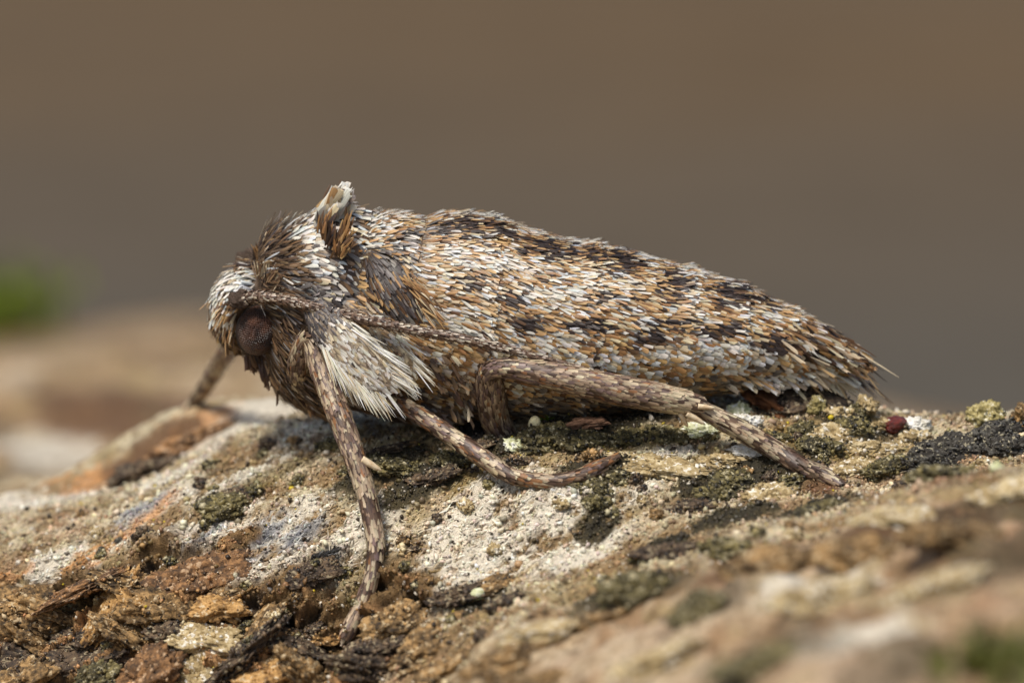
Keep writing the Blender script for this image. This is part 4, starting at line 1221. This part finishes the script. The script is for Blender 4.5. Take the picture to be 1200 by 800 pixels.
# eyes
def eye_mat():
    m, nt, b = new_mat('compound_eye')
    co = nd(nt, 'ShaderNodeTexCoord')
    vo = nd(nt, 'ShaderNodeTexVoronoi', i_Scale=11.5)
    vo.inputs['Randomness'].default_value = 0.25
    nt.links.new(co.outputs['Object'], vo.inputs['Vector'])
    n1 = nd(nt, 'ShaderNodeTexNoise', i_Scale=1.6, i_Detail=3.0)
    nt.links.new(co.outputs['Object'], n1.inputs['Vector'])
    r = nd(nt, 'ShaderNodeValToRGB')
    r.color_ramp.elements[0].position = .35; r.color_ramp.elements[0].color = (*L(48, 34, 30), 1)
    r.color_ramp.elements[1].position = .7; r.color_ramp.elements[1].color = (*L(108, 72, 54), 1)
    nt.links.new(n1.outputs[0], r.inputs[0]); nt.links.new(r.outputs[0], b.inputs['Base Color'])
    b.inputs['Roughness'].default_value = .34
    b.inputs['Specular IOR Level'].default_value = .5
    bp = nd(nt, 'ShaderNodeBump', i_Strength=1.0, i_Distance=.06); bp.invert = True
    nt.links.new(vo.outputs['Distance'], bp.inputs['Height']); nt.links.new(bp.outputs[0], b.inputs['Normal'])
    return m


M_EYE = eye_mat()
M_RIM = tone_mat('eye_rim', L(24, 18, 14), L(46, 36, 28), scale=9, rough=.5)
EV, EF = ico(5)
eye_me = raw_mesh('eye', EV, EF, smooth=True)
a_ = np.linspace(0, 2 * math.pi, 64, endpoint=False); b2 = np.linspace(0, 2 * math.pi, 8, endpoint=False)
RV = np.stack([(1.0 + .06 * np.cos(b2))[None] * np.cos(a_)[:, None], (.0 + .09 * np.sin(b2))[None] + 0 * a_[:, None], (1.0 + .06 * np.cos(b2))[None] * np.sin(a_)[:, None]], -1).reshape(-1, 3)
RF = np.array([[8 * i + j, 8 * i + (j + 1) % 8, 8 * ((i + 1) % 64) + (j + 1) % 8, 8 * ((i + 1) % 64) + j] for i in range(64) for j in range(8)])
rim_me = raw_mesh('rim', RV, RF, smooth=True)
for sgn in (1, -1):
    e = link('eye', eye_me, moth, M_EYE)
    e.location = (EYE_C[0], EYE_C[1] * sgn, EYE_C[2]); e.scale = (.36, .42, .44); e.rotation_euler = (0, .2, .25 * sgn)
    rm_ = link('rim', rim_me, e, M_RIM)
    rm_.location = (0, .10 * sgn, 0)

# antennae
ANT = [(284, 352, -.92, 8), (300, 348, -1.05, 6.5), (330, 351, -1.3, 5.6), (380, 363, -1.45, 5.4), (430, 375, -1.75, 5.2), (480, 386, -1.8, 5.0), (540, 397, -1.8, 4.6), (590, 408, -1.78, 4.2), (640, 421, -1.72, 3.6), (690, 434, -1.62, 2.8), (725, 441, -1.56, 1.5)]
for sgn in (1, -1):
    rows = [lrow(a[0], a[1], a[2], a[3]) for a in ANT]
    for r_ in rows:
        r_[1] *= sgn; r_[3] *= 1.12; r_[4] *= 1.12
    if sgn < 0:                                   # the far one rises a little before it turns back
        for r_, up in zip(rows, [.42, .45, .35, .2] + [0.0] * 20):
            r_[2] += up
    T = Tube(rows, 420)
    # ringed: every segment swells towards its front end
    seg = (T.len / .115) % 1.0
    T.ra *= .86 + .3 * seg ** 2; T.rb *= .86 + .3 * seg ** 2
    V, F4, F3 = T.mesh(14)
    me = bpy.data.meshes.new('antenna'); me.from_pydata(V.tolist(), [], F4.tolist() + F3.tolist())
    me.polygons.foreach_set('use_smooth', np.ones(len(me.polygons), dtype=bool))
    an = link('antenna', me, moth, tone_mat('antenna_shaft', L(70, 52, 40), L(120, 96, 78), scale=6, rough=.6, bump=.4, bdist=.01))
    u, v = sample(T, .05, .04, .4, seed=95)
    p, t, n = T.at(u, v); N = len(p)
    ph = (u / .115) % 1.0
    wv = np.stack([.5 + 1.2 * (ph < .55), .3 + .5 * (ph < .5), .3 + 1.0 * (ph > .55), .15 + .6 * (ph > .6)], 1)
    colr = choose(N, [L(222, 208, 188), L(184, 164, 142), L(128, 104, 86), L(96, 74, 60)], wv, 97)
    scale_obj('antenna_scales', lamellae(p, t, n, .08 + .04 * rng.random(N), .025 + .012 * rng.random(N), np.abs(.1 + .06 * rng.normal(size=N)), colr, seed=98), an)
    # swollen first segment
    sc_me = lump('scape', 120, .22, 2.2, 1.0)
    s_ = link('scape', sc_me, an, tone_mat('scape_skin', L(70, 54, 42), L(128, 108, 92), L(170, 152, 136), scale=3, bump=1, bdist=.1))
    s_.location = T.c[0] + np.array([-.04, -.02 * sgn, .02]); s_.scale = (.20, .15, .15)

# wing stubs with their long pale fringe
M_WING = tone_mat('wing_membrane', L(90, 76, 62), L(170, 156, 136), scale=6, rough=.6, bump=.4, bdist=.02)


def wing(rows, name, n_edge, pal, w, fringe_len, seed, label=None):
    T = Tube(rows, 80)
    V, F4, F3 = T.mesh(24)
    me = bpy.data.meshes.new(name); me.from_pydata(V.tolist(), [], F4.tolist() + F3.tolist())
    me.polygons.foreach_set('use_smooth', np.ones(len(me.polygons), dtype=bool))
    wo = link(name, me, moth, M_WING)
    u, v = sample(T, .06, .045, .55, seed=seed)
    p, t, n = T.at(u, v); f = u / T.len[-1]
    keep = n[:, 1] < .4; p, t, n, f = p[keep], t[keep], n[keep], f[keep]; N = len(p)
    base = 1 - sstep(.18, .34, f)
    mott = vn3(p * 6, 501)
    ww = np.stack([w[0] * (1 - base), w[1] * (1 - base), w[2] + .35 * np.clip(mott, 0, 1) * (1 - base), .05 + 3 * base, .02 + 2 * base], 1)
    colr = choose(N, pal, ww, seed + 1)
    flow = t + np.cross(n, t) * rng.normal(0, .2, N)[:, None]; flow /= np.linalg.norm(flow, axis=1, keepdims=True)
    scale_obj('wing_scales', lamellae(p, flow, n, 0.13 + .06 * rng.random(N), .04 + .02 * rng.random(N), np.abs(.08 + .08 * rng.normal(size=N)), colr, seed=seed + 2), wo)
    # fringe along the rim of the outer half
    r = np.random.default_rng(seed + 3)
    fr_ = np.sort(r.uniform(.35, 1.0, n_edge))
    i = np.clip((fr_ * (T.n - 1)).astype(int), 0, T.n - 1)
    sd = np.where(r.random(n_edge) < .68, -1, 1)[:, None]
    inset = r.uniform(.7, 1.0, (n_edge, 1))
    p = T.c[i] + T.A[i] * sd * T.ra[i][:, None] * inset - np.array([0, .03, 0]) + T.B[i] * T.rb[i][:, None] * .5
    d = T.T[i] * (1.0 + .3 * r.random((n_edge, 1))) + T.A[i] * sd * (.55 * (1 - fr_[:, None] * .55)) * inset + np.array([0, -.12, -.12]) + r.normal(0, .1, (n_edge, 3))
    d /= np.linalg.norm(d, axis=1, keepdims=True)
    n = np.tile([0, -1.0, .3], (n_edge, 1)); n -= d * (n * d).sum(1, keepdims=True); n /= np.linalg.norm(n, axis=1, keepdims=True)
    lam = lamellae(p, d, n, fringe_len * r.uniform(.6, 1.15, n_edge), 0.02 * r.uniform(.7, 1.3, n_edge), r.normal(.05, .07, n_edge), choose(n_edge, [L(246, 242, 230), CREAM, L(236, 230, 208)], [.5, .25, .4], seed + 4), hair=True, curl=.1, seed=seed + 5)
    for q in range(n_edge):
        link('fringe_hair', raw_mesh('fringe_hair', lam[0][q], SF, lam[1][q], True, lam[2][q]), wo, M_SCALE)
    return wo


for sgn in (1, -1):
    def rows_of(a):
        r_ = [lrow(*q, .28) for q in a]
        for x in r_:
            x[1] *= sgn
        return r_
    if sgn > 0:
        wing(rows_of([(400, 362, -1.28, 12), (420, 378, -1.42, 18), (445, 400, -1.5, 22), (468, 422, -1.55, 18), (484, 438, -1.55, 5)]), 'wing_stub', 110, [WHITE, CREAM, L(176, 150, 116), TAN, BROWN], [.7, .7, .4], .5, 220)
        wing(rows_of([(366, 358, -1.32, 14), (380, 376, -1.55, 21), (402, 402, -1.75, 26), (428, 428, -1.82, 27), (448, 446, -1.85, 20), (460, 456, -1.85, 6)]), 'wing_stub', 180, [L(244, 238, 224), CREAM, L(176, 156, 132), SLATE, L(70, 64, 62)], [1.6, .5, .2], .52, 210)

base = Vector(hit(700, 500))
moth.location = base
for ch in moth.children:
    ch.location = Vector(ch.location) - base
print('moth built', len(bpy.data.objects))
